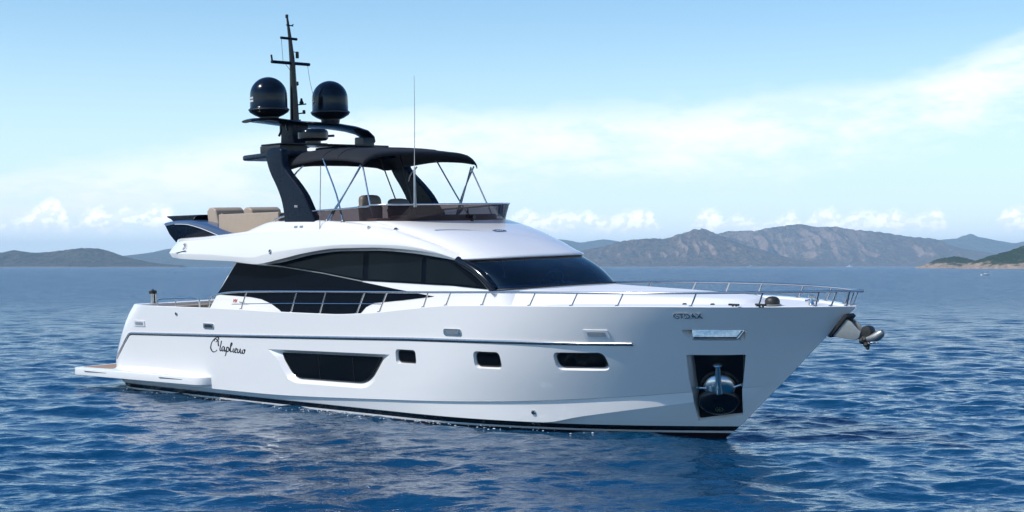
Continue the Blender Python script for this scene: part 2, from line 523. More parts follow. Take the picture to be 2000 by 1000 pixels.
# ------------------------------------------------------------------ sea
def build_sea():
    dense = np.linspace(R(-27), R(27), 860)
    coarse = np.linspace(R(27), R(333), 170)[1:-1]
    ang = np.concatenate([dense, coarse])
    r = [4.0]
    while r[-1] < 60000:
        q = r[-1]
        if q < 19:
            dr = 0.9
        elif q < 420:
            dr = max(0.075, q * q / 23000 * 1.15)
        else:
            dr = q * 0.06
        r.append(q + dr)
    r = np.array(r)
    rr, aa = np.meshgrid(r, ang, indexing='ij')
    X = rr * np.sin(aa); Y = rr * np.cos(aa)
    rng = np.random.default_rng(11)
    Z = np.zeros_like(X); DX = np.zeros_like(X); DY = np.zeros_like(X)
    near = rr < 520
    xs, ys, rs = X[near], Y[near], rr[near]
    z = np.zeros_like(xs); dx = np.zeros_like(xs); dy = np.zeros_like(xs)
    sp = np.maximum(0.075, rs * rs / 23000 * 1.15)
    # slow swell of gust patches
    gust = 0.55 + 0.9 * fbm2(xs / 14.0, ys / 22.0, 3, 5)
    for i in range(96):
        lam = 0.26 * (17.0 ** (i / 95.0)) * rng.uniform(0.9, 1.1)
        k = 2 * math.pi / lam
        th = R(-96) + rng.normal(0, 0.62)            # mostly towards the viewer
        steep = 0.026 * (1.0 if lam < 1.5 else (1.5 / lam) ** 0.65) * (1.0 if lam > 0.9 else (lam / 0.9) ** 0.3)
        amp = steep / k * rng.uniform(0.6, 1.4)
        ph = rng.uniform(0, 6.28)
        fade = np.clip((lam / sp - 2.2) / 2.5, 0, 1)
        arg = k * (xs * math.cos(th) + ys * math.sin(th)) + ph
        g = gust if lam < 2.0 else 1.0
        z += amp * fade * g * np.cos(arg)
        dx += -0.6 * amp * fade * g * math.cos(th) * np.sin(arg)
        dy += -0.6 * amp * fade * g * math.sin(th) * np.sin(arg)
    Z[near] = z; DX[near] = dx; DY[near] = dy
    V = np.stack([X + DX, Y + DY, Z], -1).reshape(-1, 3)
    nr, na = X.shape
    i = np.arange(nr - 1)[:, None]; j = np.arange(na)[None, :]
    j2 = (j + 1) % na
    F = np.stack([i * na + j, (i + 1) * na + j, (i + 1) * na + j2, i * na + j2], -1).reshape(-1, 4)
    F = F[:, ::-1]
    m, t, out = material('sea_water')
    p = t.n('ShaderNodeBsdfPrincipled')
    co = t.n('ShaderNodeTexCoord').outputs['Object']
    patch = t.noise(co, 0.035, 3, 0.5)
    t.link(t.mix(patch, (0.0008, 0.031, 0.078, 1), (0.0011, 0.052, 0.124, 1)), p.inputs['Base Color'])
    p.inputs['IOR'].default_value = 1.333
    p.inputs['Specular IOR Level'].default_value = 0.6
    p.inputs['Specular Tint'].default_value = (0.38, 0.77, 1.0, 1)
    s = t.n('ShaderNodeSeparateXYZ'); t.link(co, s.inputs[0])
    sx = t.combine(t.math('MULTIPLY', s.outputs[0], 0.75), t.math('MULTIPLY', s.outputs[1], 1.25), 0.0)
    n1 = t.noise(sx, 4.2, 3, 0.55)           # ripples
    n2 = t.noise(sx, 1.1, 3, 0.55, 0.3)      # short chop
    n3 = t.noise(sx, 0.28, 3, 0.55, 0.3)     # longer chop for the distance
    n4 = t.noise(sx, 0.05, 3, 0.6)
    dist = t.n('ShaderNodeVectorMath', operation='LENGTH'); t.link(co, dist.inputs[0])
    d = dist.outputs['Value']
    t.link(t.smooth(d, 22, 190, 0.07, 0.265), p.inputs['Roughness'])      # unresolved wave slopes far away
    h = t.math('MULTIPLY', n1, 0.030)
    h = t.math('ADD', h, t.math('MULTIPLY', t.math('MULTIPLY', n2, t.smooth(d, 25, 120, 0.05, 0.24)), 1.0))
    h = t.math('ADD', h, t.math('MULTIPLY', t.math('MULTIPLY', n3, t.smooth(d, 60, 400, 0.0, 0.75)), 1.0))
    h = t.math('ADD', h, t.math('MULTIPLY', t.math('MULTIPLY', n4, t.smooth(d, 300, 2500, 0.0, 2.2)), 1.0))
    b = t.n('ShaderNodeBump')
    b.inputs['Strength'].default_value = 1.0
    b.inputs['Distance'].default_value = 1.0
    t.link(h, b.inputs['Height'])
    # slopes of the waves that are too fine for the mesh
    def slopes(scale, det):
        nd = t.n('ShaderNodeTexNoise')
        nd.inputs['Scale'].default_value = scale
        nd.inputs['Detail'].default_value = det
        nd.inputs['Roughness'].default_value = 0.6
        t.link(sx, nd.inputs['Vector'])
        v = t.n('ShaderNodeVectorMath', operation='SUBTRACT')
        t.link(nd.outputs['Color'], v.inputs[0]); v.inputs[1].default_value = (0.5, 0.5, 0.5)
        q = t.n('ShaderNodeVectorMath', operation='MULTIPLY')
        t.link(v.outputs[0], q.inputs[0]); q.inputs[1].default_value = (1, 1, 0)
        return q.outputs[0]
    def scaled(v, f):
        q = t.n('ShaderNodeVectorMath', operation='SCALE')
        t.link(v, q.inputs[0]); t.val(f, q.inputs['Scale'])
        return q.outputs[0]
    def plus(a_, b_):
        q = t.n('ShaderNodeVectorMath', operation='ADD')
        t.link(a_, q.inputs[0]); t.link(b_, q.inputs[1])
        return q.outputs[0]
    gusts = t.smooth(t.noise(sx, 0.055, 4, 0.6, 0.6), 0.36, 0.62, 0.12, 0.62)      # ruffled patches between smoother slicks
    nv = plus(b.outputs[0], scaled(slopes(5.5, 3), gusts))
    nv = plus(nv, scaled(slopes(1.3, 4), t.smooth(d, 30, 260, 0.0, 1.3)))
    nv = plus(nv, scaled(slopes(0.16, 3), t.smooth(d, 120, 700, 0.0, 0.9)))
    nrm = t.n('ShaderNodeVectorMath', operation='NORMALIZE')
    t.link(nv, nrm.inputs[0])
    t.link(nrm.outputs[0], p.inputs['Normal'])
    t.link(p.outputs[0], out.inputs['Surface'])
    o = np_mesh('sea', V, F, m)
    tag(o, 'choppy deep blue sea reaching out to the horizon', None, kind='structure')


build_sea()


# ------------------------------------------------------------------ hills, islands, headland
def hill_material(name, veg, veg2, rock, rock_amt, shore_h, scale, rock2=None, shore_n=1.9):
    m, t, out = material(name)
    p = t.n('ShaderNodeBsdfPrincipled')
    p.inputs['Roughness'].default_value = 0.9
    p.inputs['Specular IOR Level'].default_value = 0.1
    co = t.n('ShaderNodeTexCoord').outputs['Object']
    s = t.n('ShaderNodeSeparateXYZ'); t.link(co, s.inputs[0])
    a = t.noise(co, 1.0 / scale, 6, 0.62)
    b = t.noise(co, 4.5 / scale, 5, 0.65)
    streak = t.noise(t.combine(t.math('MULTIPLY', s.outputs[0], 6.0 / scale), t.math('MULTIPLY', s.outputs[1], 3.0 / scale), t.math('MULTIPLY', s.outputs[2], 1.2 / scale)), 1.0, 4, 0.6)
    base = t.mix(t.smooth(b, 0.35, 0.65), veg + (1,), veg2 + (1,))
    geo = t.n('ShaderNodeNewGeometry')
    sn = t.n('ShaderNodeSeparateXYZ'); t.link(geo.outputs['Normal'], sn.inputs[0])
    steep = t.smooth(sn.outputs[2], 0.93, 0.70)
    rk = t.math('ADD', t.math('MULTIPLY', a, 0.45), t.math('ADD', t.math('MULTIPLY', streak, 0.35), t.math('MULTIPLY', steep, 0.25)))
    rmask = t.smooth(rk, 0.56 - rock_amt, 0.86 - rock_amt)
    low = t.smooth(t.math('ADD', s.outputs[2], t.math('MULTIPLY', t.math('SUBTRACT', a, 0.5), shore_h * shore_n)), shore_h * 1.3, shore_h * 0.6)
    rmask = t.math('MAXIMUM', rmask, low)
    rc = t.mix(t.smooth(b, 0.3, 0.7), rock + (1,), (rock2 or tuple(c * 0.6 for c in rock)) + (1,))
    t.link(t.mix(rmask, base, rc), p.inputs['Base Color'])
    bm_ = t.n('ShaderNodeBump'); bm_.inputs['Distance'].default_value = scale * 0.22
    t.link(b, bm_.inputs['Height']); t.link(bm_.outputs[0], p.inputs['Normal'])
    t.link(p.outputs[0], out.inputs['Surface'])
    return m


def hill(name, label, dist, sky_pts, depth, mat, nx=220, nd=56, rough=0.30, wob=0.06, cell=None, seed=1, face=0.75):
    """terrain whose ridge runs across the view at the given distance; slopes run down to the water on both sides"""
    px = np.array([p[0] for p in sky_pts], float); py = np.array([p[1] for p in sky_pts], float)
    xs = np.linspace(px[0], px[-1], nx)
    hr = (520 - pchip(px, py)(xs)) / 3000.0 * dist + EYE
    hr = np.maximum(hr, 0.5)
    X = (xs - 1000) / 3000.0 * dist
    cell = cell or depth * 0.5
    tt = np.concatenate([np.linspace(0, 1, nd), np.linspace(1, 2, 14)[1:]])
    T, XX = np.meshgrid(tt, X, indexing='ij')
    HR = np.broadcast_to(hr[None, :], T.shape)
    edge = np.clip(HR / (HR.max() * 0.35), 0.25, 1)
    YY = dist - depth * edge + T * depth * edge
    YY = YY + (fbm2(XX / cell * 0.7, T * 2.0, 3, seed + 3) - 0.5) * cell * 0.5 * (1 - np.abs(1 - T)).clip(0, 1)
    up_ = np.where(T <= 1, T, 2 - T)
    prof = 0.55 * np.sin(np.clip(up_, 0, 1) * math.pi / 2) ** face + 0.45 * np.clip(up_, 0, 1) ** 1.4
    wx = XX + (fbm2(XX / cell * .8, T * 1.5, 3, seed + 5) - .5) * cell * 1.1
    up1 = np.clip(up_, 0, 1)
    spur = 1 - np.abs(2 * vnoise2(wx / cell * 1.15, T * .9 + 3, seed) - 1)
    spur2 = 1 - np.abs(2 * vnoise2(wx / cell * 3.1, T * 2.2, seed + 2) - 1)
    gul = fbm2(XX / cell * 4, YY / (cell * .6), 4, seed + 7, ridged=True)
    fine = fbm2(XX / cell * 9, YY / cell * 6, 4, seed + 9)
    keep = np.clip(1.02 - up_ ** 2.6, 0.0, 1.0)
    carve = rough * keep * (.85 * (1 - spur) + .42 * (1 - spur2) + .30 * (1 - gul))
    H = (HR + 0.02 * HR.max()) * prof * np.clip(1 - carve, .12, 1) + HR * (fine - 0.5) * wob * prof
    H = np.where((T == 0) | (T == 2), -3.0, H)
    # the ends run out under the water
    endf = np.minimum(np.arange(nx), np.arange(nx)[::-1])[None, :]
    H = np.where(endf == 0, -3.0, H)
    V = np.stack([XX, YY, H], -1).reshape(-1, 3)
    n0, n1 = T.shape
    i = np.arange(n0 - 1)[:, None]; j = np.arange(n1 - 1)[None, :]
    F = np.stack([i * n1 + j, i * n1 + j + 1, (i + 1) * n1 + j + 1, (i + 1) * n1 + j], -1).reshape(-1, 4)
    o = np_mesh(name, V, F, mat)
    tag(o, label, None, kind='structure')
    return o


MH_far = hill_material('far_range', (0.07, 0.08, 0.05), (0.09, 0.09, 0.06), (0.20, 0.17, 0.14), 0.02, 8.0, 500.0)
MH_mtn = hill_material('mountain_rock', (0.046, 0.043, 0.028), (0.18, 0.12, 0.075), (0.42, 0.28, 0.20), 0.13, 3.0, 120.0)
MH_left = hill_material('scrub_hill', (0.032, 0.044, 0.026), (0.12, 0.10, 0.06), (0.40, 0.30, 0.24), 0.08, 2.5, 110.0)
MH_near = hill_material('pine_headland', (0.012, 0.030, 0.010), (0.035, 0.060, 0.020), (0.56, 0.42, 0.30), -0.03, 7.5, 18.0, (0.20, 0.14, 0.10), 5.0)

hill('far_mountain', 'faint pale blue mountain range low on the horizon, just right of the wheelhouse', 11600,
     [(1000, 519), (1040, 480), (1072, 470), (1100, 468), (1130, 474), (1155, 471), (1180, 468), (1210, 473), (1260, 482), (1320, 500), (1380, 518)], 1200, MH_far, 140, 30, seed=21)
hill('far_mountain', 'pale blue pointed peak far behind the right-hand end of the large mountain', 11800,
     [(1740, 519), (1780, 486), (1810, 475), (1840, 470), (1868, 466), (1880, 462), (1895, 459), (1912, 463), (1935, 467), (1960, 472), (1985, 475), (2010, 472), (2060, 480), (2140, 518)], 1200, MH_far, 160, 30, seed=33)
hill('far_mountain', 'blue hill behind the stern of the yacht, rising to the right', 9500,
     [(150, 519), (200, 508), (232, 500), (270, 497), (300, 490), (322, 486), (350, 488), (400, 496), (450, 503), (520, 519)], 1800, MH_far, 140, 30, seed=45)
hill('mountain', 'large grey blue rocky mountain with the highest ridge, right of the yacht', 8800,
     [(1330, 519), (1370, 470), (1400, 458), (1432, 452), (1470, 452), (1500, 446), (1530, 442), (1560, 440), (1592, 443), (1630, 444), (1660, 449), (1700, 452),
      (1740, 457), (1780, 464), (1815, 466), (1832, 469), (1852, 479), (1880, 487), (1920, 493), (1965, 499), (2010, 506), (2070, 518)], 760, MH_mtn, 460, 110, rough=0.80, cell=250, seed=3)
hill('mountain', 'brownish rocky mountain with cliffs at the shore, in front of the higher ridge', 7300,
     [(1105, 519), (1118, 500), (1132, 492), (1150, 487), (1170, 484), (1195, 477), (1225, 470), (1260, 467), (1300, 466), (1322, 460), (1342, 455), (1360, 449), (1375, 448),
      (1390, 453), (1420, 466), (1460, 481), (1500, 492), (1540, 503), (1580, 511), (1625, 518.5)], 520, MH_mtn, 400, 100, rough=0.70, cell=190, seed=8)
hill('hill', 'long low olive green hill left of the yacht', 5200,
     [(-140, 519), (-60, 497), (0, 494), (27, 489), (45, 491.5), (70, 494), (100, 492), (130, 488.5), (165, 485), (195, 486), (215, 491), (240, 500), (270, 508), (300, 513.5), (330, 517), (360, 519.2)],
     300, MH_left, 320, 80, rough=0.55, cell=100, seed=14)
hill('islet', 'small islet with bare tan rock and dark scrub, left of the pine headland', 2750,
     [(1797, 523.5), (1806, 518), (1816, 513.5), (1830, 507), (1848, 503.5), (1865, 501), (1882, 503.5), (1896, 507), (1908, 511), (1918, 517), (1926, 523.5)], 90, MH_near, 200, 60, rough=0.25, wob=0.16, cell=16, seed=19)
hill('headland', 'headland covered with dark pines above tan rocks at the right edge', 2250,
     [(1878, 524), (1890, 519.5), (1900, 515), (1912, 510.5), (1930, 502), (1955, 495), (1975, 489.5), (2000, 481), (2040, 470), (2110, 462), (2200, 475), (2260, 524)], 150, MH_near, 420, 80, rough=0.22, wob=0.12, cell=22, seed=27)

# air between us and the hills
HZ = MB().box((-12000, -300, -4.2), (12000, 16500, 262))
hz_m, hz_t, hz_o = material('haze_air')
pv = hz_t.n('ShaderNodeVolumePrincipled')
pv.inputs['Color'].default_value = (0.62, 0.84, 0.98, 1)
pv.inputs['Density'].default_value = 8.2e-5
pv.inputs['Anisotropy'].default_value = 0.0
hz_t.link(pv.outputs[0], hz_o.inputs['Volume'])
haze = HZ.build('haze', hz_m, None, sharp=None)
tag(haze, 'blue sea haze that veils the distant hills', None, kind='stuff')

# tiny boats
def small_boat(name, label, x, y, L, rot, cabin=True):
    root = empty(name, None, Matrix.Translation((x, y, 0)) @ Matrix.Rotation(rot, 4, 'Z'))
    tag(root, label, 'boat', 'small boats on the water')
    b = MB()
    rows = []
    for i in range(15):
        t = i / 14
        hb = 0.19 * L * (1 - t ** 2.6) * (0.86 + 0.14 * min(1, t * 4)) + 0.005
        sh = 0.16 * L + 0.05 * L * t * t
        x_ = (t - 0.5) * L
        rows.append([(x_, -hb, sh), (x_, -hb * 0.8, -0.05 * L), (x_, 0, -0.1 * L), (x_, hb * 0.8, -0.05 * L), (x_, hb, sh), (x_, hb * 0.85, sh - 0.03 * L), (x_, 0, sh - 0.04 * L), (x_, -hb * 0.85, sh - 0.03 * L)])
    b.grid(rows, closed=True)
    b.add(rows[0], [tuple(range(8))]); b.add(rows[-1], [tuple(range(7, -1, -1))])
    b.build('hull', M['gelcoat'], root)
    hgt = 0.34 if cabin else 0.22
    c = MB().box((-0.12 * L, -0.1 * L, 0.12 * L), (0.14 * L, 0.1 * L, hgt * L))
    c.build('cabin', M['gelcoat'], root, bevel=0.02 * L)
    MB().tube([(-0.42 * L, 0, 0.1 * L), (-0.46 * L, 0, 0.3 * L)], 0.03 * L).build('outboard_motor', M['black_paint'], root)


small_boat('motorboat', 'tiny white open motorboat on the blue water below the pine headland', 192.7, 625.0, 3.7, R(8), False)
small_boat('motorboat', 'tiny white boat moored close to the shore of the islet', 775.0, 2690.0, 7.0, R(20))
small_boat('motorboat', 'white speck of a boat under the middle of the large mountain', 1450.0, 6600.0, 26.0, R(-15))
small_boat('motorboat', 'white speck of a boat at the foot of the brownish rocky mountain', 920.0, 5930.0, 20.0, R(12))


# ------------------------------------------------------------------ motor yacht: frame of reference
# local axes of the yacht: x forward, y to port, z up; origin where the stem meets the water
YAW, HEEL = R(45.5), R(2.0)
YM = Matrix.Translation((418 / 333 * EYE, 3000 * EYE / 333, 0)) @ Matrix.Rotation(-YAW, 4, 'Z') @ Matrix.Rotation(HEEL, 4, 'X')
yacht = empty('motor_yacht', None, YM)
tag(yacht, 'large white three-deck motor yacht with black radar arch, domes and mast, lying at rest', 'yacht')


def part(name, parent=yacht):
    """an assembly of sub-parts with no mesh of its own"""
    return empty(name, parent)


# ---- hull form
STEM = pchip([-.9, -.25, 0, .2, .59, 1.42, 2.37, 2.95], [-1.4, -.32, 0, .30, .75, 1.70, 2.74, 3.42])
TRAN = pchip([-.9, 0, .35, .45, .62, .84, 1.19, 1.99, 2.6, 2.78], [-21.7, -21.75, -21.85, -21.9, -21.97, -21.97, -21.82, -21.3, -20.68, -20.4])
SHEER = pchip([-22, -19.5, -15.7, -12.1, -10.15, -8.7, -7.2, -5.7, -3.7, -.6, 1.4, 3.5], [2.70, 2.68, 2.68, 2.64, 2.63, 2.69, 2.82, 2.93, 2.96, 2.98, 2.96, 2.93])
KNUK = pchip([-22.5, -13.9, -7.8, -4.27, -1.35, -.09, 1.5], [.39, .40, .585, .74, .95, 1.07, 1.22])
SPRAY = pchip([-22.5, -3.6, -2.6, -1.43, -.16, .63, 1.3], [.285, .285, .46, .65, .84, .96, 1.08])


def const(v):
    return lambda a: np.full_like(np.asarray(a, float), v)


LV = [(const(-.9), .05, 4., 1.), (const(-.25), 2.47, 9., 2.0), (const(.10), 2.58, 8.2, 2.06), (const(.15), 2.595, 8.1, 2.07), (const(.262), 2.62, 8., 2.1),
      (SPRAY, 2.67, 8.0, 2.28), (KNUK, 2.74, 8.8, 2.25), (lambda a: KNUK(a) + .012, 2.785, 8.8, 2.28)]
NUP = 9
for _i in range(1, NUP + 1):
    _v = _i / NUP
    _w = _v ** 1.15
    LV.append(((lambda v: lambda a: (KNUK(a) + .012) * (1 - v) + SHEER(a) * v)(_v), 2.785 + .165 * _v, 8.8 + .2 * _w, 2.28 + .72 * _w))
TOP = len(LV) - 1


def lev_b(l, a):
    c, B, L, p = LV[l]
    a = np.asarray(a, float)
    cc = c(a)
    t = np.clip((STEM(cc) - a) / L, 0, 1)
    b = B * (1 - (1 - t) ** p)
    b = b * (1 - .05 * np.clip((-12 - a) / 9, 0, 1) ** 2)
    d = np.clip((a - TRAN(cc)) / 1.3, 0, 1)
    return b - .65 * (1 - np.sqrt(np.maximum(0, 1 - (1 - d) ** 2))) * np.minimum(1, b / 2)


def hull_b(a, c):
    cs = [float(L[0](a)) for L in LV]
    bs = [float(lev_b(i, a)) for i in range(len(LV))]
    return float(np.interp(c, cs, bs))


def sheer_b(a):
    return float(lev_b(TOP, a))


def hull_pt(a, c, off=0.0):
    """point on the starboard side of the hull, pushed out by off along the normal"""
    p, t, u, n = hull_frame(a, c)
    return p + n * off


def hull_frame(a, c):
    e = 0.03
    p = Vector((a, -hull_b(a, c), c))
    t = (Vector((a + e, -hull_b(a + e, c), c)) - Vector((a - e, -hull_b(a - e, c), c))).normalized()
    u = (Vector((a, -hull_b(a, c + e), c + e)) - Vector((a, -hull_b(a, c - e), c - e))).normalized()
    n = t.cross(u).normalized()
    if n.y > 0:
        n = -n
    u = n.cross(t).normalized()
    if u.z < 0:
        u = -u
    return p, t, u, n


def frame_matrix(p, x, y, z):
    return Matrix(((x.x, y.x, z.x, p.x), (x.y, y.y, z.y, p.y), (x.z, y.z, z.z, p.z), (0, 0, 0, 1)))


# ---- hull mesh
def build_hull():
    S = np.unique(np.concatenate([np.linspace(0, .07, 26), np.linspace(.07, .5, 30), np.linspace(.5, .93, 44), np.linspace(.93, 1, 14)]))
    a_top0 = float(TRAN(SHEER(-20.4)))
    rows = []
    # stations where the deck steps down, given on the sheer line
    steps = [-20.02, -19.98, -15.42, -15.38, -4.8, -3.4]

    def ends(l):
        c = LV[l][0]
        a0, a1 = -21.0, 1.0
        for _ in range(40):
            a0 = float(TRAN(c(a0))); a1 = .5 * a1 + .5 * float(STEM(c(a1)))
        return a0 + 1e-4, a1 - 1e-3
    E0, E1 = ends(TOP)
    S = np.unique(np.concatenate([S, [(q - E0) / (E1 - E0) for q in steps]]))
    levels = []
    for l in range(len(LV)):
        a0, a1 = ends(l)
        a = a0 + S * (a1 - a0)
        b = np.maximum(lev_b(l, a), 0.012)
        levels.append(np.stack([a, b, LV[l][0](a)], -1))
    top = levels[TOP]

    def deck_c(a, s):
        q = np.interp(a, [-22, -20.02, -19.98, -15.42, -15.38, -4.8, -3.4, 4], [0, 0, -1.0, -1.0, -.42, -.42, -.035, -.035])
        return s + q
    A, B, Cc = top[:, 0], top[:, 1], top[:, 2]
    capw = np.minimum(.15, B * .45)
    cap = np.stack([A, B - capw, Cc + .004], -1)
    foot = np.stack([A, B - capw - .012 * np.minimum(1, B), deck_c(A, Cc)], -1)
    camber = np.interp(A, [-4.5, -3, 3.4], [0.0, .05, .02])
    mid = np.stack([A, (B - capw) * .5, deck_c(A, Cc) + camber * .8], -1)
    ctr = np.stack([A, B * 0, deck_c(A, Cc) + camber], -1)
    lip = np.stack([A, B - .012 * np.minimum(1, B * 4), Cc + .014], -1)
    prof = levels + [lip, cap, foot, mid]
    nst = len(S)
    mb = MB()
    K = len(prof)
    vid = {}

    def vert(k, i, side):
        key = (k, i, side)
        if key not in vid:
            p = prof[k][i]
            vid[key] = len(mb.v)
            mb.v.append((p[0], p[1] * side, p[2]))
        return vid[key]
    ctrid = []
    for i in range(nst):
        ctrid.append(len(mb.v)); mb.v.append(tuple(ctr[i]))
    keelid = []
    for i in range(nst):
        keelid.append(len(mb.v)); mb.v.append((levels[0][i][0], 0, -.93))
    mats = {0: 1, 1: 1, 2: 0, 3: 2}

    def face(*q, m=0):
        mb.f.append(tuple(q)); mb.m.append(m)
    for side in (-1, 1):
        for i in range(nst - 1):
            for k in range(K - 1):
                m = mats.get(k, 0)
                if k >= TOP + 2:
                    m = 3
                face(vert(k, i, side), vert(k, i + 1, side), vert(k + 1, i + 1, side), vert(k + 1, i, side), m=m)
            face(vert(K - 1, i, side), vert(K - 1, i + 1, side), ctrid[i + 1], ctrid[i], m=3)
            face(keelid[i], keelid[i + 1], vert(0, i + 1, side), vert(0, i, side), m=1)
    for i in (0, nst - 1):
        face(keelid[i], vert(0, i, -1), vert(0, i, 1), m=1)
        for k in range(TOP):
            face(vert(k, i, -1), vert(k + 1, i, -1), vert(k + 1, i, 1), vert(k, i, 1), m=mats.get(k, 0))
        loop = [vert(k, i, -1) for k in range(TOP, K)] + [ctrid[i]] + [vert(k, i, 1) for k in range(K - 1, TOP - 1, -1)]
        face(*loop)
    return mb


hull = build_hull().build('hull', [M['gelcoat'], M['antifoul'], M['boot'], M['deck']], yacht, sharp=11)


def smooth_poly(pts, n=6, r=0.12):
    """closed outline with its corners rounded; pts are (x, y) or (x, y, radius)"""
    out = []
    N = len(pts)
    for i in range(N):
        p0, p1, p2 = Vector(pts[i - 1][:2]), Vector(pts[i][:2]), Vector(pts[(i + 1) % N][:2])
        rr = pts[i][2] if len(pts[i]) > 2 else r
        d0, d1 = (p0 - p1), (p2 - p1)
        k = min(rr, d0.length * .49, d1.length * .49)
        q0, q2 = p1 + d0.normalized() * k, p1 + d1.normalized() * k
        for j in range(n + 1):
            t = j / n
            out.append(q0 * (1 - t) ** 2 + p1 * 2 * t * (1 - t) + q2 * t * t)
    return [(p.x, p.y) for p in out]


def cutter(outer, inner, depth):
    """recess tool for the hull side: outline at the surface tapering to a smaller outline at a depth"""
    mb = MB()
    n = len(outer)
    ro, ri = [], []
    for (ao, co), (ai, ci) in zip(outer, inner):
        po, pi_ = hull_pt(ao, co, 0.0), (depth(ai, ci) if callable(depth) else hull_pt(ai, ci, -depth))
        ro.append(po + (po - pi_) * 0.5); ri.append(pi_)
    mb.add(ro + ri, [(k, (k + 1) % n, n + (k + 1) % n, n + k) for k in range(n)] + [tuple(range(n - 1, -1, -1)), tuple(range(n, 2 * n))])
    o = mb.build('cutter', M['gelcoat'], yacht, sharp=30)
    return o


CUTS = []
# long trapezoid saloon window
TR_IN = smooth_poly([(-12.53, 1.56, .06), (-12.46, 1.38, .1), (-12.06, .90, .42), (-9.0, .92, .40), (-8.36, 1.61, .08)], 7)
TR_OUT = smooth_poly([(-13.05, 1.64, .03), (-12.66, 1.40, .1), (-12.20, .78, .42), (-8.86, .80, .40), (-7.98, 1.70, .03)], 7)
CUTS.append((TR_OUT, TR_IN, .14))


def rounded_rect(a0, c0, a1, c1, r, grow=0.0, skew=0.0, n=6):
    return smooth_poly([(a0 - grow, c0 - grow), (a1 + grow, c0 - grow + skew), (a1 + grow, c1 + grow + skew), (a0 - grow, c1 + grow)], n, r)


PORTS = [(-7.73, 1.52, -7.06, 1.81, .11, 0.0), (-5.02, 1.535, -4.28, 1.865, .13, 0.0), (-2.76, 1.565, -1.60, 1.905, .15, 0.015)]
for (a0, c0, a1, c1, r, sk) in PORTS:
    CUTS.append((rounded_rect(a0, c0, a1, c1, r, .035, sk), rounded_rect(a0, c0, a1, c1, r, 0, sk), .12))
SLOT_IN = [(.40, 2.275), (1.20, 2.27), (1.31, 2.44), (.38, 2.455)]
SLOT_OUT = [(.37, 2.24), (1.28, 2.235), (1.46, 2.465), (.26, 2.48)]
CUTS.append((smooth_poly(SLOT_OUT, 3, .02), smooth_poly(SLOT_IN, 3, .02), lambda a, c: Vector((a - .16, -(hull_b(a, 2.27) - .22), c))))
PK_IN = [(-.30, .37), (.53, .50), (1.10, 1.86), (.20, 1.85)]
PK_OUT = [(-.33, .35), (.565, .48), (1.18, 1.92), (.10, 1.92)]
CUTS.append((smooth_poly(PK_OUT, 3, .03), smooth_poly(PK_IN, 3, .03), .30))

for (oo, ii, dep) in CUTS:
    cu = cutter(oo, ii, dep)
    md = hull.modifiers.new('recess', 'BOOLEAN')
    md.operation = 'DIFFERENCE'
    md.solver = 'EXACT'
    md.object = cu
    dg = bpy.context.evaluated_depsgraph_get()
    new = bpy.data.meshes.new_from_object(hull.evaluated_get(dg), depsgraph=dg)
    hull.modifiers.clear()
    hull.data = new
    bpy.data.objects.remove(cu)
hull.data.name = 'hull'
hull.data.shade_smooth()
hull.data.set_sharp_from_angle(angle=R(11))


def inset(poly, k):
    cx = sum(p[0] for p in poly) / len(poly); cy = sum(p[1] for p in poly) / len(poly)
    return [(cx + (p[0] - cx) * k, cy + (p[1] - cy) * k) for p in poly]


def panel(name, poly, surf, mat, parent, off, thick=.02, step=.22, bevel=0):
    """plate of a given outline laid on a curved surface; surf(x, z, off) gives the point"""
    bm = bmesh.new()
    vs = [bm.verts.new((p[0], 0, p[1])) for p in poly]
    f = bm.faces.new(vs)
    bmesh.ops.triangulate(bm, faces=bm.faces[:])
    xs = [p[0] for p in poly]; zs = [p[1] for p in poly]
    x = min(xs) + step
    while x < max(xs):
        bmesh.ops.bisect_plane(bm, geom=bm.verts[:] + bm.edges[:] + bm.faces[:], plane_co=(x, 0, 0), plane_no=(1, 0, 0)); x += step
    z = min(zs) + step
    while z < max(zs):
        bmesh.ops.bisect_plane(bm, geom=bm.verts[:] + bm.edges[:] + bm.faces[:], plane_co=(0, 0, z), plane_no=(0, 0, 1)); z += step
    bm.verts.ensure_lookup_table()
    bm.normal_update()
    flat = [(v.co.x, v.co.z) for v in bm.verts]
    n = len(flat)
    fs = [tuple(v.index for v in f.verts) for f in bm.faces]
    bnd = [(e.verts[0].index, e.verts[1].index) for e in bm.edges if len(e.link_faces) == 1]
    bm.verts.index_update()
    bm.free()
    mb = MB()
    mb.add([surf(x, z, off) for x, z in flat] + [surf(x, z, off - thick) for x, z in flat],
           fs + [tuple(i + n for i in reversed(f)) for f in fs] + [(a, b, b + n, a + n) for a, b in bnd])
    return mb.build(name, mat, parent, sharp=40)


panel('hull_window', inset(TR_IN, .997), hull_pt, M['black_glass'], hull, -.092, .015)
hw = [o for o in hull.children if o.name.startswith('hull_window')][0]
for a_ in (-10.95, -9.55):
    MB().tube([hull_pt(a_, .93, -.085), hull_pt(a_, 1.55, -.085)], .008, 6).build('mullion', M['rubber'], hw)
b_ = MB()
pp = inset(TR_IN, .975)
b_.tube([hull_pt(x, z, -.090) for x, z in pp + pp[:1]], .009, 6)
b_.build('window_seal', M['rubber'], hw)
for (a0, c0, a1, c1, r, sk) in PORTS:
    pl = panel('porthole', inset(rounded_rect(a0, c0, a1, c1, r, 0, sk), .99), hull_pt, M['black_glass'], hull, -.072, .015)
    pp = inset(rounded_rect(a0, c0, a1, c1, r, 0, sk), .955)
    MB().tube([hull_pt(x, z, -.070) for x, z in pp + pp[:1]], .014, 6).build('window_seal', M['rubber'], pl)
SP = lambda a, c, o: Vector((a - .10, -(hull_b(a, 2.27) - .13 + o), c + .0))
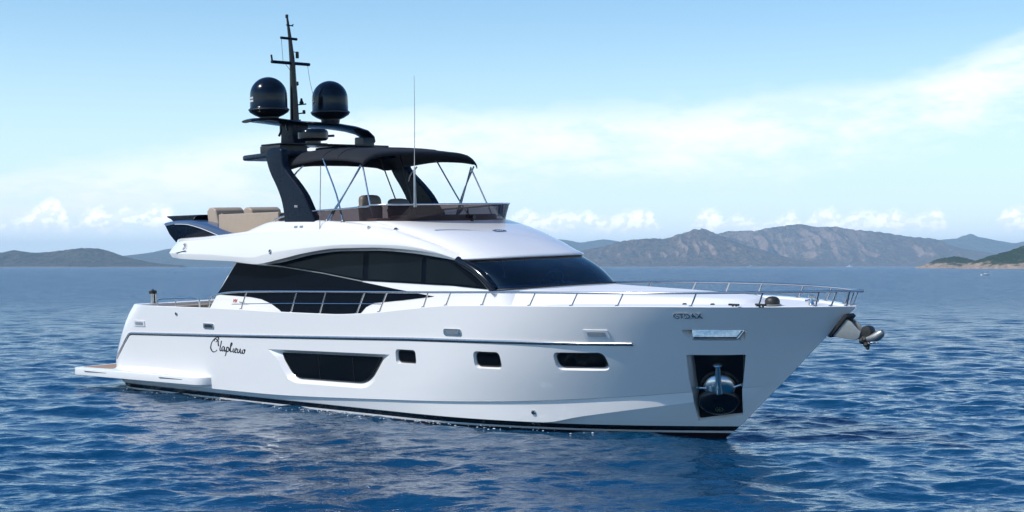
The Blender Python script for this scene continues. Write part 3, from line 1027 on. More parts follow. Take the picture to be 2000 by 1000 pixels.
panel('hawse_mirror', inset(smooth_poly(SLOT_IN, 3, .02), 1.03), SP, M['mirror'], hull, 0, .012)  # mirror added in place of the see-through opening, reflects the sea
MB().tube([SP(x, z, .02) for x, z in [(.41, 2.29), (1.19, 2.285), (1.29, 2.425)]], .016, 6).build('hawse_trim', M['rust'], hull)
panel('anchor_pocket_lining', inset(smooth_poly(PK_IN, 3, .03), .997), hull_pt, M['black_pocket'], hull, -.12, .01)

# rub rail with its upturned aft end
path = [(-21.35, 1.05), (-20.95, 1.32), (-20.50, 1.66), (-20.30, 1.81), (-20.15, 1.845)] + [(a, float(np.interp(a, [-20.15, -13.5, -7.2, -3.9, -.86], [1.845, 1.98, 2.12, 2.16, 2.17]))) for a in np.linspace(-19.9, -.86, 46)]
MB().tube([hull_pt(a, c, .012) for a, c in path], .030, 8).build('rub_rail', M['chrome'], hull, sharp=60)
MB().tube([hull_pt(a, c - .042, .004) for a, c in path], .014, 6).build('rub_rail_shadow', M['rubber'], hull, sharp=60)  # black strip standing in for the shadow under the rail


# ---- small fittings in the hull side
def side_fitting(name, a, c, wdt, hgt, mat, inner=None, parent=hull, r=.03, proud=.02, surf=hull_pt):
    pl = panel(name, rounded_rect(a - wdt / 2, c - hgt / 2, a + wdt / 2, c + hgt / 2, r), surf, mat, parent, proud, proud + .01, 1.0)
    if inner:
        panel('lens', rounded_rect(a - wdt * .36, c - hgt * .27, a + wdt * .36, c + hgt * .27, r * .6), surf, inner, pl, proud + .006, .008, 1.0)
    return pl


side_fitting('vent_plate', -19.6, 2.15, .62, .17, M['lens'], M['vent'])
side_fitting('courtesy_light', -15.8, 2.18, .52, .15, M['chrome'], M['dark_steel'], r=.05)
side_fitting('courtesy_light', -5.65, 2.32, .60, .16, M['chrome'], M['steel'], r=.07)
side_fitting('vent_plate', -1.56, 2.375, .58, .19, M['lens'], M['vent'])
for a_, c_, r_ in ((-17.45, 2.49, .055), (-3.75, .51, .06)):
    p, t, u, n = hull_frame(a_, c_)
    o = MB().lathe([(r_, -.02), (r_, .015), (r_ * .8, .03), (r_ * .55, .03), (r_ * .5, .012), (.001, .012)], frame_matrix(p, t, u, n), 18).build('through_hull', M['chrome'], hull)
    MB().lathe([(r_ * .45, .0), (r_ * .45, .02), (.001, .022)], frame_matrix(p, t, u, n), 12).build('outlet', M['rubber'], o)


def text_mesh(name, body, size, place, mat, parent, extrude=.008, spacing=1.0, shear=0.0, sx=1.0):
    """lettering as a mesh, every vertex laid on a surface by place(x, y, depth)"""
    cu = bpy.data.curves.new('lettering', 'FONT')
    cu.body = body; cu.size = size; cu.extrude = extrude; cu.space_character = spacing; cu.shear = shear
    cu.align_x = 'CENTER'; cu.align_y = 'CENTER'; cu.resolution_u = 3
    t = bpy.data.objects.new('lettering', cu)
    COL.objects.link(t)
    dg = bpy.context.evaluated_depsgraph_get()
    me = bpy.data.meshes.new_from_object(t.evaluated_get(dg), depsgraph=dg)
    bpy.data.objects.remove(t)
    me.name = name
    for v in me.vertices:
        v.co = place(v.co.x * sx, v.co.y, v.co.z)
    me.materials.clear(); me.materials.append(mat)
    o = bpy.data.objects.new(name, me)
    COL.objects.link(o)
    o.parent = parent
    return o


text_mesh('bow_badge', 'GTDAX', .155, lambda x, y, z: hull_pt(.52 + x, 2.785 + y, .016 + z), M['chrome'], hull, .012, 1.05, .15)

# yacht name in a calligraphic hand: strokes as a nib draws them
NAME = [
    [(.62, .62), (.54, .76), (.40, .78), (.22, .64), (.06, .40), (.00, .18), (.06, .02), (.20, -.06), (.36, -.02), (.50, .10)],
    [(.30, .62), (.46, .84), (.64, .90), (.70, .80), (.58, .66), (.42, .58)],
    [(.66, .66), (.62, .50), (.64, .34)], [(.90, .70), (.84, .50), (.76, .30), (.72, .12), (.78, .06), (.86, .14)],
    [(1.08, .32), (.98, .34), (.88, .20), (.88, .07), (.96, .07), (1.06, .24), (1.10, .33), (1.06, .12), (1.10, .06), (1.18, .16)],
    [(1.28, .34), (1.20, .06), (1.10, -.20), (1.04, -.24)], [(1.22, .18), (1.32, .34), (1.42, .28), (1.40, .12), (1.30, .06), (1.22, .12)],
    [(1.42, .12), (1.58, .38), (1.70, .58), (1.66, .64), (1.58, .46), (1.52, .18), (1.56, .06), (1.66, .12)],
    [(1.78, .30), (1.72, .12), (1.76, .06), (1.86, .14)],
    [(1.88, .16), (2.00, .26), (2.00, .33), (1.92, .30), (1.86, .14), (1.92, .05), (2.04, .12)],
    [(2.12, .31), (2.06, .12), (2.12, .05), (2.22, .18), (2.30, .33), (2.26, .12), (2.32, .05), (2.42, .14)],
    [(2.50, .28), (2.42, .20), (2.42, .06), (2.52, .06), (2.60, .22), (2.56, .30), (2.68, .28)]]


def script_name():
    mb = MB()
    sc = .80
    for st in NAME:
        P = spline([(x, y, 0) for x, y in st], max(10, len(st) * 6))
        rows = []
        for i, p in enumerate(P):
            d = (P[min(i + 1, len(P) - 1)] - P[max(i - 1, 0)]).normalized()
            ang = math.atan2(d.y, d.x)
            wd = (.024 + .075 * abs(math.sin(ang - R(35))) ** 1.3)
            nrm = Vector((-d.y, d.x, 0)) * wd * .5
            q0, q1 = p + nrm, p - nrm
            rows.append([hull_pt(-15.80 + q.x * sc * .80, 1.49 + q.y * sc * .56 - (q.x * .016), .006) for q in (q0, q1)])
        mb.grid(rows)
    return mb.build('name_lettering', M['ink'], hull, sharp=None, solid=.002)


script_name()

# ---- bathing platform
def plate(outline, z0, z1):
    """flat slab from an outline in plan; z0, z1 may be functions of x"""
    n = len(outline)
    g0 = z0 if callable(z0) else (lambda x: z0)
    g1 = z1 if callable(z1) else (lambda x: z1)
    return MB().add([(x, y, g0(x)) for x, y in outline] + [(x, y, g1(x)) for x, y in outline],
                    [tuple(range(n - 1, -1, -1)), tuple(range(n, 2 * n))] + [(k, (k + 1) % n, n + (k + 1) % n, n + k) for k in range(n)])


pf_out = smooth_poly([(-23.62, -2.92, .40), (-23.75, -1.0, .3), (-23.75, 1.0, .3), (-23.62, 2.92, .40), (-15.9, 3.10, .55), (-15.9, -3.10, .55)], 8)
ptop = lambda x: float(np.interp(x, [-23.75, -15.9], [.655, .735]))
platform = plate(pf_out, lambda x: ptop(x) - .23, ptop).build('swim_platform', M['gelcoat'], yacht, bevel=.035, segs=3)
plate(smooth_poly([(-23.45, -2.62, .12), (-23.45, 2.62, .12), (-21.7, 2.62, .02), (-21.7, -2.62, .02)], 4), lambda x: ptop(x) - .02, lambda x: ptop(x) + .006).build('teak_deck', M['teak'], platform)
for (x0, x1) in ((-22.7, -21.2), (-18.2, -16.9)):
    ya = -float(np.interp((x0 + x1) / 2, [-23.62, -15.9], [2.92, 3.10])) - .002
    MB().box((x0, ya - .012, ptop(x0) - .085), (x1, ya + .03, ptop(x0) - .070)).build('drain_slot', M['dark_steel'], platform)
# faired shoulder between platform and hull side
rows = []
for a in np.linspace(-21.6, -16.0, 30):
    k = math.sin(math.pi * min(1, (a + 21.9) / 5.9)) ** .6
    hb = hull_b(a, .95)
    ed = float(np.interp(a, [-23.62, -15.9], [2.92, 3.10])) - .05
    sw = max(.01, (ed - hb) * .85) * min(1, k * 1.2)
    rows.append([(a, -hull_b(a, 1.15) + .03, 1.15)] + [(a, -(hull_b(a, .75 + .3 * (1 - t) ** 2) - .02 + sw * t ** 2), ptop(a) + .32 * (1 - t) ** 2.2 * k + .004) for t in np.linspace(0, 1, 8)])
MB().grid(rows).build('shoulder_fairing', M['gelcoat'], platform, sharp=60)

# ---- cockpit seat against the transom, mooring bollards
seat = part('cockpit_sofa')
MB().box((-19.97, -2.35, 1.7), (-19.62, 2.35, 2.60)).build('backrest', M['leather'], seat, bevel=.05)
MB().box((-19.60, -2.35, 1.69), (-18.95, 2.35, 2.13)).build('seat_cushion', M['leather'], seat, bevel=.06)
for s in (-1, 1):
    bo_ = MB().lathe([(.13, 0), (.13, .02), (.095, .03), (.095, .27), (.11, .28), (.11, .29)], Matrix.Translation((-20.30, s * 1.9, 2.69)), 18).build('bollard', M['chrome'], yacht)
    MB().lathe([(.115, .29), (.12, .31), (.12, .37), (.10, .385), (.04, .39), (.04, .42), (.0, .42)], Matrix.Translation((-20.30, s * 1.9, 2.69)), 18).build('bollard_cap', M['dark_steel'], bo_)
for s in (-1, 1):
    ck = part('cockpit_rail')
    pts = [(-18.60, 2.70), (-18.60, 2.85), (-18.42, 2.90), (-17.7, 2.925), (-16.55, 2.96), (-16.35, 2.93), (-16.32, 2.70)]
    b_ = MB().tube(spline([(a, s * (sheer_b(a) - .08), c) for a, c in pts], 30), .022, 8)
    b_.build('handrail', M['chrome'], ck)
    for a in (-17.6,):
        MB().tube([(a, s * (sheer_b(a) - .08), 2.68), (a, s * (sheer_b(a) - .08), 2.92)], .018, 8).build('stanchion', M['chrome'], ck)

# ---- foredeck trunk (coachroof)
def trunk():
    rows = []
    a0 = -5.9
    #       shrink, drop
    for k, dz in ((1.0, 'deck'), (.985, .05), (.93, .72), (.88, .93), (.75, 1.0), (.0, 1.04)):
        ring = []
        for t in np.linspace(0, 1, 41):
            # outline from starboard aft corner around the nose to port aft corner
            s = 2 * t - 1
            x = a0 + 7.0 * (1 - abs(s) ** 2.1)
            y = math.copysign(2.06 * (abs(s) ** .80), s)
            xx = a0 + (x - a0) * (1 - (1 - k) * .22)
            yy = y * k
            deck = float(SHEER(x)) - .05
            topc = float(np.interp(xx, [a0, -4.6, -2.5, 0, 1.2], [3.30, 3.27, 3.20, 3.115, 3.06]))
            z = deck if dz == 'deck' else deck + (topc - deck) * dz
            ring.append((xx, yy, z))
        rows.append(ring)
    return MB().grid(rows)


trunk().build('foredeck_trunk', M['deck'], yacht, sharp=50)

# ---- deckhouse
WB = lambda a: float(np.interp(a, [-17, -8.5, -7, -6.45, -5.2, -4.8], [2.25, 2.25, 2.16, 2.05, 1.97, 1.9]))


def wall_pt(a, c, off=0.0, s=-1):
    b = WB(a) - .09 * (c - 3.3)
    return Vector((a, s * (b + off), c))


ARCH = pchip([-18.4, -15.08, -13.9, -12.9, -11.86, -10.5, -9.3, -8.1, -7.0, -6.4, -5.9], [4.02, 3.95, 3.885, 3.98, 4.14, 4.225, 4.23, 4.17, 4.05, 3.955, 3.85])


def superfront(a0, A, hb, n, ts, c0, c1):
    out = []
    for t in ts:
        ph = t * math.pi / 2
        out.append((a0 + A * math.sin(ph) ** (2 / n), hb * math.cos(ph) ** (2 / n), c0 + (c1 - c0) * math.sin(ph) ** 1.5))
    return out


FT = np.linspace(0, 1, 16)
BROW = superfront(-6.42, .95, 1.98, 2.6, FT, 3.955, 3.985)
WSB = superfront(-5.18, .80, 1.985, 2.6, FT, 3.245, 3.30)


def mirror_ring(r):
    return [(x, -y, z) for x, y, z in r] + [(x, y, z) for x, y, z in reversed(r[:-1])]


def build_house():
    mb = MB()
    for s in (-1, 1):
        arc = [(a, float(ARCH(a)) + .06) for a in np.linspace(-13.9, -6.42, 22)]
        full = [(-16.75, 2.2), (-16.58, 2.66), (-15.40, 3.99)] + arc + [(-5.18, 3.245), (-5.0, 2.6), (-5.0, 2.2)]
        if s == -1:
            polys = [full]
        else:
            # the port side has an open pane that shows daylight
            w0, w1, z0, z1 = -9.15, -8.3, 3.36, 3.90
            aft = [(-16.75, 2.2), (-16.58, 2.66), (-15.40, 3.99)] + [p for p in arc if p[0] < w0] + [(w0, float(ARCH(w0)) + .06), (w0, 2.2)]
            fore = [(w1, 2.2), (w1, float(ARCH(w1)) + .06)] + [p for p in arc if p[0] > w1] + [(-5.18, 3.245), (-5.0, 2.6), (-5.0, 2.2)]
            low = [(w0, 2.2), (w0, z0), (w1, z0), (w1, 2.2)]
            top = [(w0, z1), (w0, float(ARCH(w0)) + .06), (w1, float(ARCH(w1)) + .06), (w1, z1)]
            polys = [aft, fore, low, top]
        for po in polys:
            bm = bmesh.new()
            bm.faces.new([bm.verts.new((p[0], 0, p[1])) for p in po])
            bmesh.ops.triangulate(bm, faces=bm.faces[:])
            x = -16.5
            while x < -4.9:
                bmesh.ops.bisect_plane(bm, geom=bm.verts[:] + bm.edges[:] + bm.faces[:], plane_co=(x, 0, 0), plane_no=(1, 0, 0)); x += .35
            bm.verts.index_update()
            vs = [(v.co.x, v.co.z) for v in bm.verts]
            fs = [tuple(v.index for v in f.verts) for f in bm.faces]
            bm.free()
            mb.add([wall_pt(a, c, 0, s) for a, c in vs], fs)
            mb.add([wall_pt(a, c, -.05, s) for a, c in vs], [tuple(reversed(f)) for f in fs], 1)
    # apron under the windscreen
    low = [(x - .02 + .18, y * 1.02, 2.7) for x, y, z in WSB]
    mb.grid([mirror_ring(low), mirror_ring(WSB)])
    # cabin interior: sole and bulkhead
    mb.box((-10.6, -2.05, 2.45), (-4.9, 2.05, 2.5), 1)
    mb.box((-10.6, -2.05, 2.5), (-10.5, 2.05, 3.98), 1)
    mb.box((-16.3, -2.1, 1.9), (-15.3, 2.1, 2.0), 1)
    mb.box((-15.3, -2.12, 1.9), (-15.2, 2.12, 3.9), 2)
    return mb


house = build_house().build('deckhouse', [M['gelcoat'], M['interior'], M['black_glass']], yacht, sharp=35, recalc=False)

# black side panels, windows and panes
ARC_W = [(a, float(ARCH(a)) - .005) for a in np.linspace(-13.95, -6.42, 26)]
SIDE_WIN = ARC_W + [(-5.33, 3.27), (-6.7, 3.362), (-8.15, 3.415), (-9.75, 3.462), (-11.4, 3.66), (-13.2, 3.83)]
LOW_PANEL = [(-15.36, 3.93), (-13.95, 3.845), (-13.2, 3.805), (-11.4, 3.635), (-9.72, 3.43), (-8.25, 3.245), (-7.08, 3.095), (-8.2, 2.985), (-9.25, 2.905), (-9.55, 2.80), (-9.87, 2.55),
             (-13.0, 2.52), (-13.25, 2.66), (-13.65, 2.82), (-14.1, 2.93), (-14.6, 2.98), (-15.4, 3.005), (-16.25, 3.03)]


def arc_poly(a0, a1, drop=.075, rise=.05):
    top = [(a, float(ARCH(a)) - drop) for a in np.linspace(a0, a1, 14)]
    bot = [(a, float(np.interp(a, [-13.2, -11.4, -9.75, -8.15, -6.7, -5.47], [3.83, 3.66, 3.462, 3.415, 3.362, 3.28])) + rise) for a in np.linspace(a1, a0, 10)]
    return top + bot


for s in (-1, 1):
    sf = lambda x, z, o, s=s: wall_pt(x, z, o, s)
    if s == 1:
        # port glazing keeps clear of the open pane
        cl = lambda po, lo, hi: po
        wf = panel('side_window', [p for p in ARC_W if p[0] < -9.2] + [(-9.2, 3.45), (-9.75, 3.462), (-11.4, 3.66), (-13.2, 3.83)], sf, M['black_panel'], house, .014, .02, .4)
        panel('side_window', [(-8.25, float(ARCH(-8.25)) - .005)] + [p for p in ARC_W if p[0] > -8.25] + [(-5.47, 3.28), (-6.7, 3.362), (-8.25, 3.42)], sf, M['black_panel'], house, .014, .02, .4)
    else:
        wf = panel('side_window', SIDE_WIN, sf, M['black_panel'], house, .014, .02, .3)
        panel('pane', [p for p in arc_poly(-13.05, -9.72)], sf, M['pane'], wf, .021, .012, .3)
        panel('pane', arc_poly(-9.50, -7.52), sf, M['pane'], wf, .021, .012, .3)
        panel('pane', arc_poly(-7.36, -6.50) + [] if False else [(a, float(ARCH(a)) - .075) for a in np.linspace(-7.36, -6.62, 8)] + [(-5.70, 3.36), (-6.7, 3.41), (-7.36, 3.43)], sf, M['pane'], wf, .021, .012, .3)
    panel('lower_side_panel', LOW_PANEL, sf, M['black_panel'], house, .010, .02, .4)
    # grey seam over the long raked joint
    MB().tube([wall_pt(a, c, .016, s) for a, c in ((-13.9, 3.85), (-13.2, 3.818), (-11.4, 3.648), (-9.75, 3.447))], .008, 6).build('window_trim', M['steel'], house)
text_mesh('side_badge', 'MX', .13, lambda x, y, z: wall_pt(-15.35 + x, 2.86 + y, .012 + z), M['red'], house, .004, 1.0, .2)
b_ = MB()
b_.tube([wall_pt(a, c, .012) for a, c in ((-15.5, 2.775), (-15.1, 2.785), (-14.7, 2.79))], .008, 6)
b_.tube([wall_pt(a, c, .012) for a, c in ((-15.15, 2.84), (-15.05, 2.83), (-14.9, 2.835))], .012, 6)
b_.build('side_badge_line', M['grey_ink'], house)

# windscreen, its pillars, dashboard and wheel
rows = []
for v in np.linspace(0, 1, 7):
    rr_ = [tuple(np.array(p) * (1 - v) + np.array(q) * v + np.array((.06, 0, .05)) * math.sin(math.pi * v)) for p, q in zip(BROW, WSB)]
    rows.append(mirror_ring(rr_))
wscreen = MB().grid(rows).build('windscreen', M['windscreen'], house, sharp=60)
for s in (-1, 1):
    p0, p1 = np.array(BROW[0]), np.array(WSB[0])
    pts = []
    for v in np.linspace(-.02, 1.0, 9):
        q = p0 * (1 - v) + p1 * v + np.array((.10, 0, .05)) * math.sin(math.pi * max(0, min(1, v)))
        pts.append((q[0] + .03, s * (q[1] + .005), q[2]))
    MB().tube(pts, [.10, .11, .115, .12, .125, .125, .125, .12, .11], 12).build('windscreen_pillar', M['black_paint'], house)
edge = MB()
edge.tube([(x, y, z - .015) for x, y, z in mirror_ring(BROW)], .022, 6)
edge.tube([(x, y, z + .02) for x, y, z in mirror_ring(WSB)], .024, 6)
edge.build('windscreen_seal', M['rubber'], wscreen)
dashr = []
for k, (x_, z_) in enumerate(((-.10, 3.24), (-.55, 3.24), (-.75, 3.30), (-1.05, 3.22), (-1.25, 2.5))):
    dashr.append([(WSB[-1][0] + x_ - .35 * abs(y) ** 2 / 3.2, y, z_) for y in np.linspace(-1.85, 1.85, 15)])
MB().grid(dashr).build('dashboard', M['dash'], house, solid=.03)
wheel = MB()
wm = Matrix.Translation((-5.62, .45, 3.36)) @ Matrix.Rotation(R(-62), 4, 'Y')
wheel.tube([wm @ Vector((.34 * math.cos(a), .34 * math.sin(a), 0)) for a in np.linspace(0, 2 * math.pi, 25)], .022, 8)
for a in (R(90), R(210), R(330)):
    wheel.tube([wm @ Vector((.04 * math.cos(a), .04 * math.sin(a), 0)), wm @ Vector((.33 * math.cos(a), .33 * math.sin(a), 0))], .014, 6)
wheel.tube([wm @ Vector((0, 0, .03)), wm @ Vector((0, 0, -.25))], .04, 8)
wheel.build('steering_wheel', M['chrome'], house)
panel('port_pane', [(-9.17, 3.34), (-8.28, 3.34), (-8.28, 3.92), (-9.17, 3.92)], lambda x, z, o: wall_pt(x, z, o, 1), M['tinted'], house, .0, .01, .4)
b_ = MB()
b_.tube(spline([(-4.62, -.55, 3.36), (-4.66, -.2, 3.40), (-4.60, .15, 3.37)], 10), .014, 6)
b_.tube([(-4.55, -.05, 3.31), (-4.66, -.2, 3.40)], .02, 6)
b_.box((-4.64, -.35, 3.33), (-4.52, -.22, 3.41))
b_.build('windscreen_wiper', M['chrome'], house)

# ---- flybridge body
def side_curve(cfun, bfun, a0, a1, n=44):
    return [(a, float(bfun(a)), float(cfun(a))) for a in np.linspace(a0, a1, n)]


LOWC = pchip([-18.6, -16.87, -15.08, -13.86, -12.92, -11.55, -10.25, -9.02, -7.65, -6.8, -6.42], [4.09, 4.03, 3.985, 3.90, 4.01, 4.20, 4.30, 4.305, 4.235, 4.09, 3.96])
LOWB = pchip([-18.6, -17.5, -15, -11, -9, -7.65, -6.9, -6.42], [2.25, 2.55, 2.60, 2.60, 2.56, 2.40, 2.19, 2.01])
CRC = pchip([-18.7, -17.9, -16.2, -14.0, -13.4, -12.5, -11.4, -9.9, -8.1, -7.0, -6.40], [4.235, 4.22, 4.185, 4.09, 4.175, 4.27, 4.34, 4.405, 4.37, 4.20, 4.005])
R2C = pchip([-18.65, -18.38, -17.4, -16.55, -14.64, -12.17, -9.59, -7.81, -6.9, -6.38], [4.40, 4.53, 4.575, 4.60, 4.70, 4.775, 4.71, 4.53, 4.28, 4.06])
COC = pchip([-18.5, -16.0, -15.13, -14.39, -13.42, -12.04, -10.1, -9.4], [4.58, 4.63, 4.70, 4.88, 5.045, 5.05, 4.975, 4.965])


def build_fly():
    ft = FT
    fr = lambda a0, A, hb, c0, c1, n=2.6: superfront(a0, A, hb, n, ft, c0, c1)
    rings = []
    sd = lambda cf, bf, a0, a1: side_curve(cf, bf, a0, a1)
    rings.append(sd(lambda a: ARCH(a) + .02, lambda a: LOWB(a) - .34, -18.4, -6.42) + fr(-6.42, .95, 1.67, 3.955, 3.985))
    rings.append(sd(LOWC, LOWB, -18.6, -6.42) + fr(-6.42, .98, 2.01, 3.96, 3.99))
    rings.append(sd(lambda a: CRC(a) - .02, lambda a: LOWB(a) + .03, -18.7, -6.40) + fr(-6.40, .985, 2.035, 3.99, 4.01))
    rings.append(sd(CRC, lambda a: LOWB(a) + .03, -18.7, -6.40) + fr(-6.40, .98, 2.035, 4.005, 4.03))
    midc = lambda a: .5 * CRC(a) + .5 * R2C(a)
    rings.append(sd(midc, lambda a: LOWB(a) - .02, -18.68, -6.40) + fr(-6.40, .95, 1.99, 4.035, 4.065))
    rings.append(sd(R2C, lambda a: LOWB(a) - .09, -18.5, -6.40) + fr(-6.42, .90, 1.93, 4.07, 4.10))
    rings.append(sd(lambda a: R2C(a) + .02, lambda a: LOWB(a) - .13, -18.48, -6.5) + fr(-6.5, .90, 1.90, 4.10, 4.14))
    cob = lambda a: np.interp(a, [-18.5, -15.5, -13.5, -10], [2.05, 2.28, 2.28, 2.22])
    # blend over the raked visor up to the coaming top
    last = sd(lambda a: R2C(a) + .02, lambda a: LOWB(a) - .13, -18.48, -6.5) + fr(-6.5, .90, 1.90, 4.10, 4.14)
    topr = sd(COC, cob, -18.42, -9.4) + fr(-9.4, 1.27, 2.22, 4.965, 4.93, 2.2)
    for v in (.2, .45, .7, .88, .97):
        bulge = .07 * math.sin(math.pi * v)
        rings.append([tuple(np.array(p) * (1 - v) + np.array(q) * v + np.array((.6 * bulge * min(1, max(0, i - 30) / 20), bulge * .3, bulge))) for i, (p, q) in enumerate(zip(last, topr))])
    rings.append(topr)
    rings.append([(x - (.10 if i > 44 else 0), max(0, y - .08), z + .012) for i, (x, y, z) in enumerate(topr)])
    rings.append([(x - (.18 if i > 44 else 0), max(0, y - .12), 4.58) for i, (x, y, z) in enumerate(topr)])
    mb = MB()
    full = []
    for r in rings:
        full.append([(x, -y, z) for x, y, z in r] + [(x, y, z) for x, y, z in reversed(r[:-1])])
    mb.grid(full)
    n = len(full[0]); h = n // 2
    # floor and underside spans
    for r, m in ((full[-1], 0), (full[0], 0)):
        vs = []
        for i in range(h + 1):
            vs += [r[i], r[n - 1 - i]]
        mb.add(vs, [(2 * i, 2 * i + 2, 2 * i + 3, 2 * i + 1) for i in range(h)], m)
    # aft end
    end_s = [r[0] for r in full]; end_p = [r[-1] for r in full]
    k = len(end_s)
    mb.add(end_s + end_p, [(i, i + 1, k + i + 1, k + i) for i in range(k - 1)] + [(0, k, 2 * k - 1, k - 1)])
    return mb


fly = build_fly().build('flybridge', M['gelcoat'], yacht, sharp=38)

# smoked wind deflector around the front and its bright rim
def deflector():
    base, topl = [], []
    cob = lambda a: float(np.interp(a, [-15.5, -13.5, -10], [2.28, 2.28, 2.22]))
    for a in np.linspace(-11.95, -9.4, 14):
        h = float(np.interp(a, [-11.95, -10.8, -9.75, -8.2], [.22, .30, .37, .43]))
        base.append((a, cob(a) - .03, float(COC(a)) - .005)); topl.append((a + .02, cob(a) + .02, float(COC(a)) + h))
    for (x, y, z), (x2, y2, z2) in zip(superfront(-9.4, 1.22, 2.19, 2.2, FT, 4.96, 4.925), superfront(-9.38, 1.42, 2.24, 2.2, FT, 5.375, 5.35)):
        base.append((x, y, z)); topl.append((x2, y2, z2))
    return base, topl


_b, _t2 = deflector()
rows = [mirror_ring([tuple(np.array(p) * (1 - v) + np.array(q) * v) for p, q in zip(_b, _t2)]) for v in np.linspace(0, 1, 4)]
smk = MB().grid(rows).build('wind_deflector', M['smoked'], fly, sharp=60)
rim = [(-13.45, 2.25, 5.04), (-13.40, 2.27, 5.10), (-13.1, 2.27, 5.16), (-12.6, 2.27, 5.22)] + _t2
MB().tube(mirror_ring(rim), .024, 8).build('deflector_rim', M['chrome'], smk, sharp=60)
MB().tube(mirror_ring([(x, y, z + .01) for x, y, z in _b]), .014, 6).build('deflector_seal', M['rubber'], smk, sharp=60)


def visor_pt(a, b):
    """a spot on the raked visor in front of the flybridge"""
    ok, loc, nrm, _ = fly.ray_cast(Vector((a, b, 7.0)), Vector((0, 0, -1)))
    return loc, nrm


def side_pt(a, c):
    ok, loc, nrm, _ = fly.ray_cast(Vector((a, -6.0, c)), Vector((0, 1, 0)))
    return loc, nrm


def lay(loc, nrm, fwd=(1, 0, 0)):
    z = Vector(nrm).normalized()
    if z.dot(Vector((.3, -.6, .6))) < 0:
        z = -z
    x = (Vector(fwd) - z * z.dot(Vector(fwd))).normalized()
    return frame_matrix(Vector(loc), x, z.cross(x), z)


loc, nrm = visor_pt(-6.95, -.05)
em = lay(loc, nrm, (0, 1, 0))
emb = MB().lathe([(.17, -.01), (.17, .012), (.155, .02), (.13, .016), (.001, .016)], em @ Matrix.Diagonal((1.35, .62, 1, 1)), 28).build('front_emblem', M['chrome'], fly)
MB().lathe([(.125, .01), (.12, .021), (.001, .021)], em @ Matrix.Diagonal((1.35, .62, 1, 1)), 28).build('emblem_field', M['navy_light'], emb)
b_ = MB()
for k in range(4):
    b_.add([em @ Vector(q) for q in ((-.11 + k * .06, -.03, .024), (-.08 + k * .06, -.03, .024), (-.06 + k * .06, .035, .024), (-.09 + k * .06, .035, .024))], [(0, 1, 2, 3)])
b_.build('emblem_letters', M['white_ink'], emb)
loc, nrm = visor_pt(-8.05, .05)
sm = Matrix.Translation(loc)
b_ = MB().lathe([(.05, -.02), (.05, .03), (.02, .04), (.02, .08)], sm, 12)
b_.tube([sm @ Vector((-.07, 0, .10)), sm @ Vector((.09, 0, .10))], [.05, .06], 12)
b_.build('searchlight', M['black_paint'], fly)
for (a_, c_, r_, mt) in ((-13.15, 4.24, .06, 'chrome'), (-9.26, 4.80, .05, 'lens'), (-8.45, 4.74, .055, 'chrome')):
    loc, nrm = side_pt(a_, c_)
    fm = lay(loc, nrm)
    o = MB().lathe([(r_, -.01), (r_, .02), (r_ * .7, .035), (r_ * .62, .02), (.001, .02)], fm, 16).build('side_light', M[mt], fly)
    MB().lathe([(r_ * .5, .0), (r_ * .45, .032), (.001, .036)], fm, 12).build('bulb_glass', M['dark_steel'], o)
for a_ in (-12.22, -11.98):
    loc, nrm = side_pt(a_, 4.88)
    fm = lay(loc, nrm)
    MB().add([fm @ Vector(q) for q in ((-.07, -.03, .006), (.07, -.03, .006), (.07, .03, .006), (-.07, .03, .006), (-.07, -.03, -.01), (.07, -.03, -.01), (.07, .03, -.01), (-.07, .03, -.01))],
             [(0, 1, 2, 3), (0, 4, 5, 1), (1, 5, 6, 2), (2, 6, 7, 3), (3, 7, 4, 0)]).build('step_plate', M['steel'], fly)
# pale emblem near the aft tip of the overhang
loc, nrm = side_pt(-17.55, 4.30)
fm = lay(loc, nrm)
b_ = MB()
b_.tube([fm @ Vector((-.42, -.06, .01)), fm @ Vector((.22, -.02, .01))], .014, 6)
b_.tube([fm @ Vector(q) for q in ((.02, .02, .015), (.10, .10, .015), (.16, .22, .015), (.20, .10, .015), (.14, .03, .015))], .010, 6)
b_.tube([fm @ Vector(q) for q in ((-.02, .16, .015), (.06, .20, .015), (.10, .12, .015))], .010, 6)
b_.build('side_emblem', M['steel'], fly)

# ---- flybridge seating
sofa = part('flybridge_sofa')
MB().box((-16.45, -1.86, 4.6), (-13.7, -1.62, 5.29)).build('side_backrest', M['taupe'], sofa, bevel=.06, segs=3)
MB().box((-16.58, -1.95, 4.7), (-13.68, -1.868, 5.31)).build('side_backrest_shell', M['leather'], sofa, bevel=.03, segs=3)
for (y0, y1, z1) in ((-1.62, -.62, 5.53), (-.36, .72, 5.53)):
    P = [(-17.50, 4.62), (-17.0, 4.62), (-17.08, 5.0), (-17.22, z1 - .08), (-17.36, z1), (-17.56, z1 - .01), (-17.68, z1 - .10), (-17.62, 5.1)]
    n_ = len(P)
    MB().add([(x, y0, z) for x, z in P] + [(x, y1, z) for x, z in P], [tuple(range(n_ - 1, -1, -1)), tuple(range(n_, 2 * n_))] + [(k, (k + 1) % n_, n_ + (k + 1) % n_, n_ + k) for k in range(n_)]).build('backrest', M['leather'], sofa, bevel=.05, segs=3)
    MB().box((-17.14, y0 + .10, 4.95), (-17.03, y1 - .10, 5.36)).build('back_cushion', M['taupe'], sofa, bevel=.04, segs=3)
MB().box((-17.0, -1.55, 4.6), (-16.2, .7, 5.0)).build('seat_cushion', M['leather'], sofa, bevel=.05)
MB().box((-18.15, -1.55, 4.6), (-17.72, -.8, 5.16)).build('side_locker', M['gelcoat'], sofa, bevel=.06, segs=3)
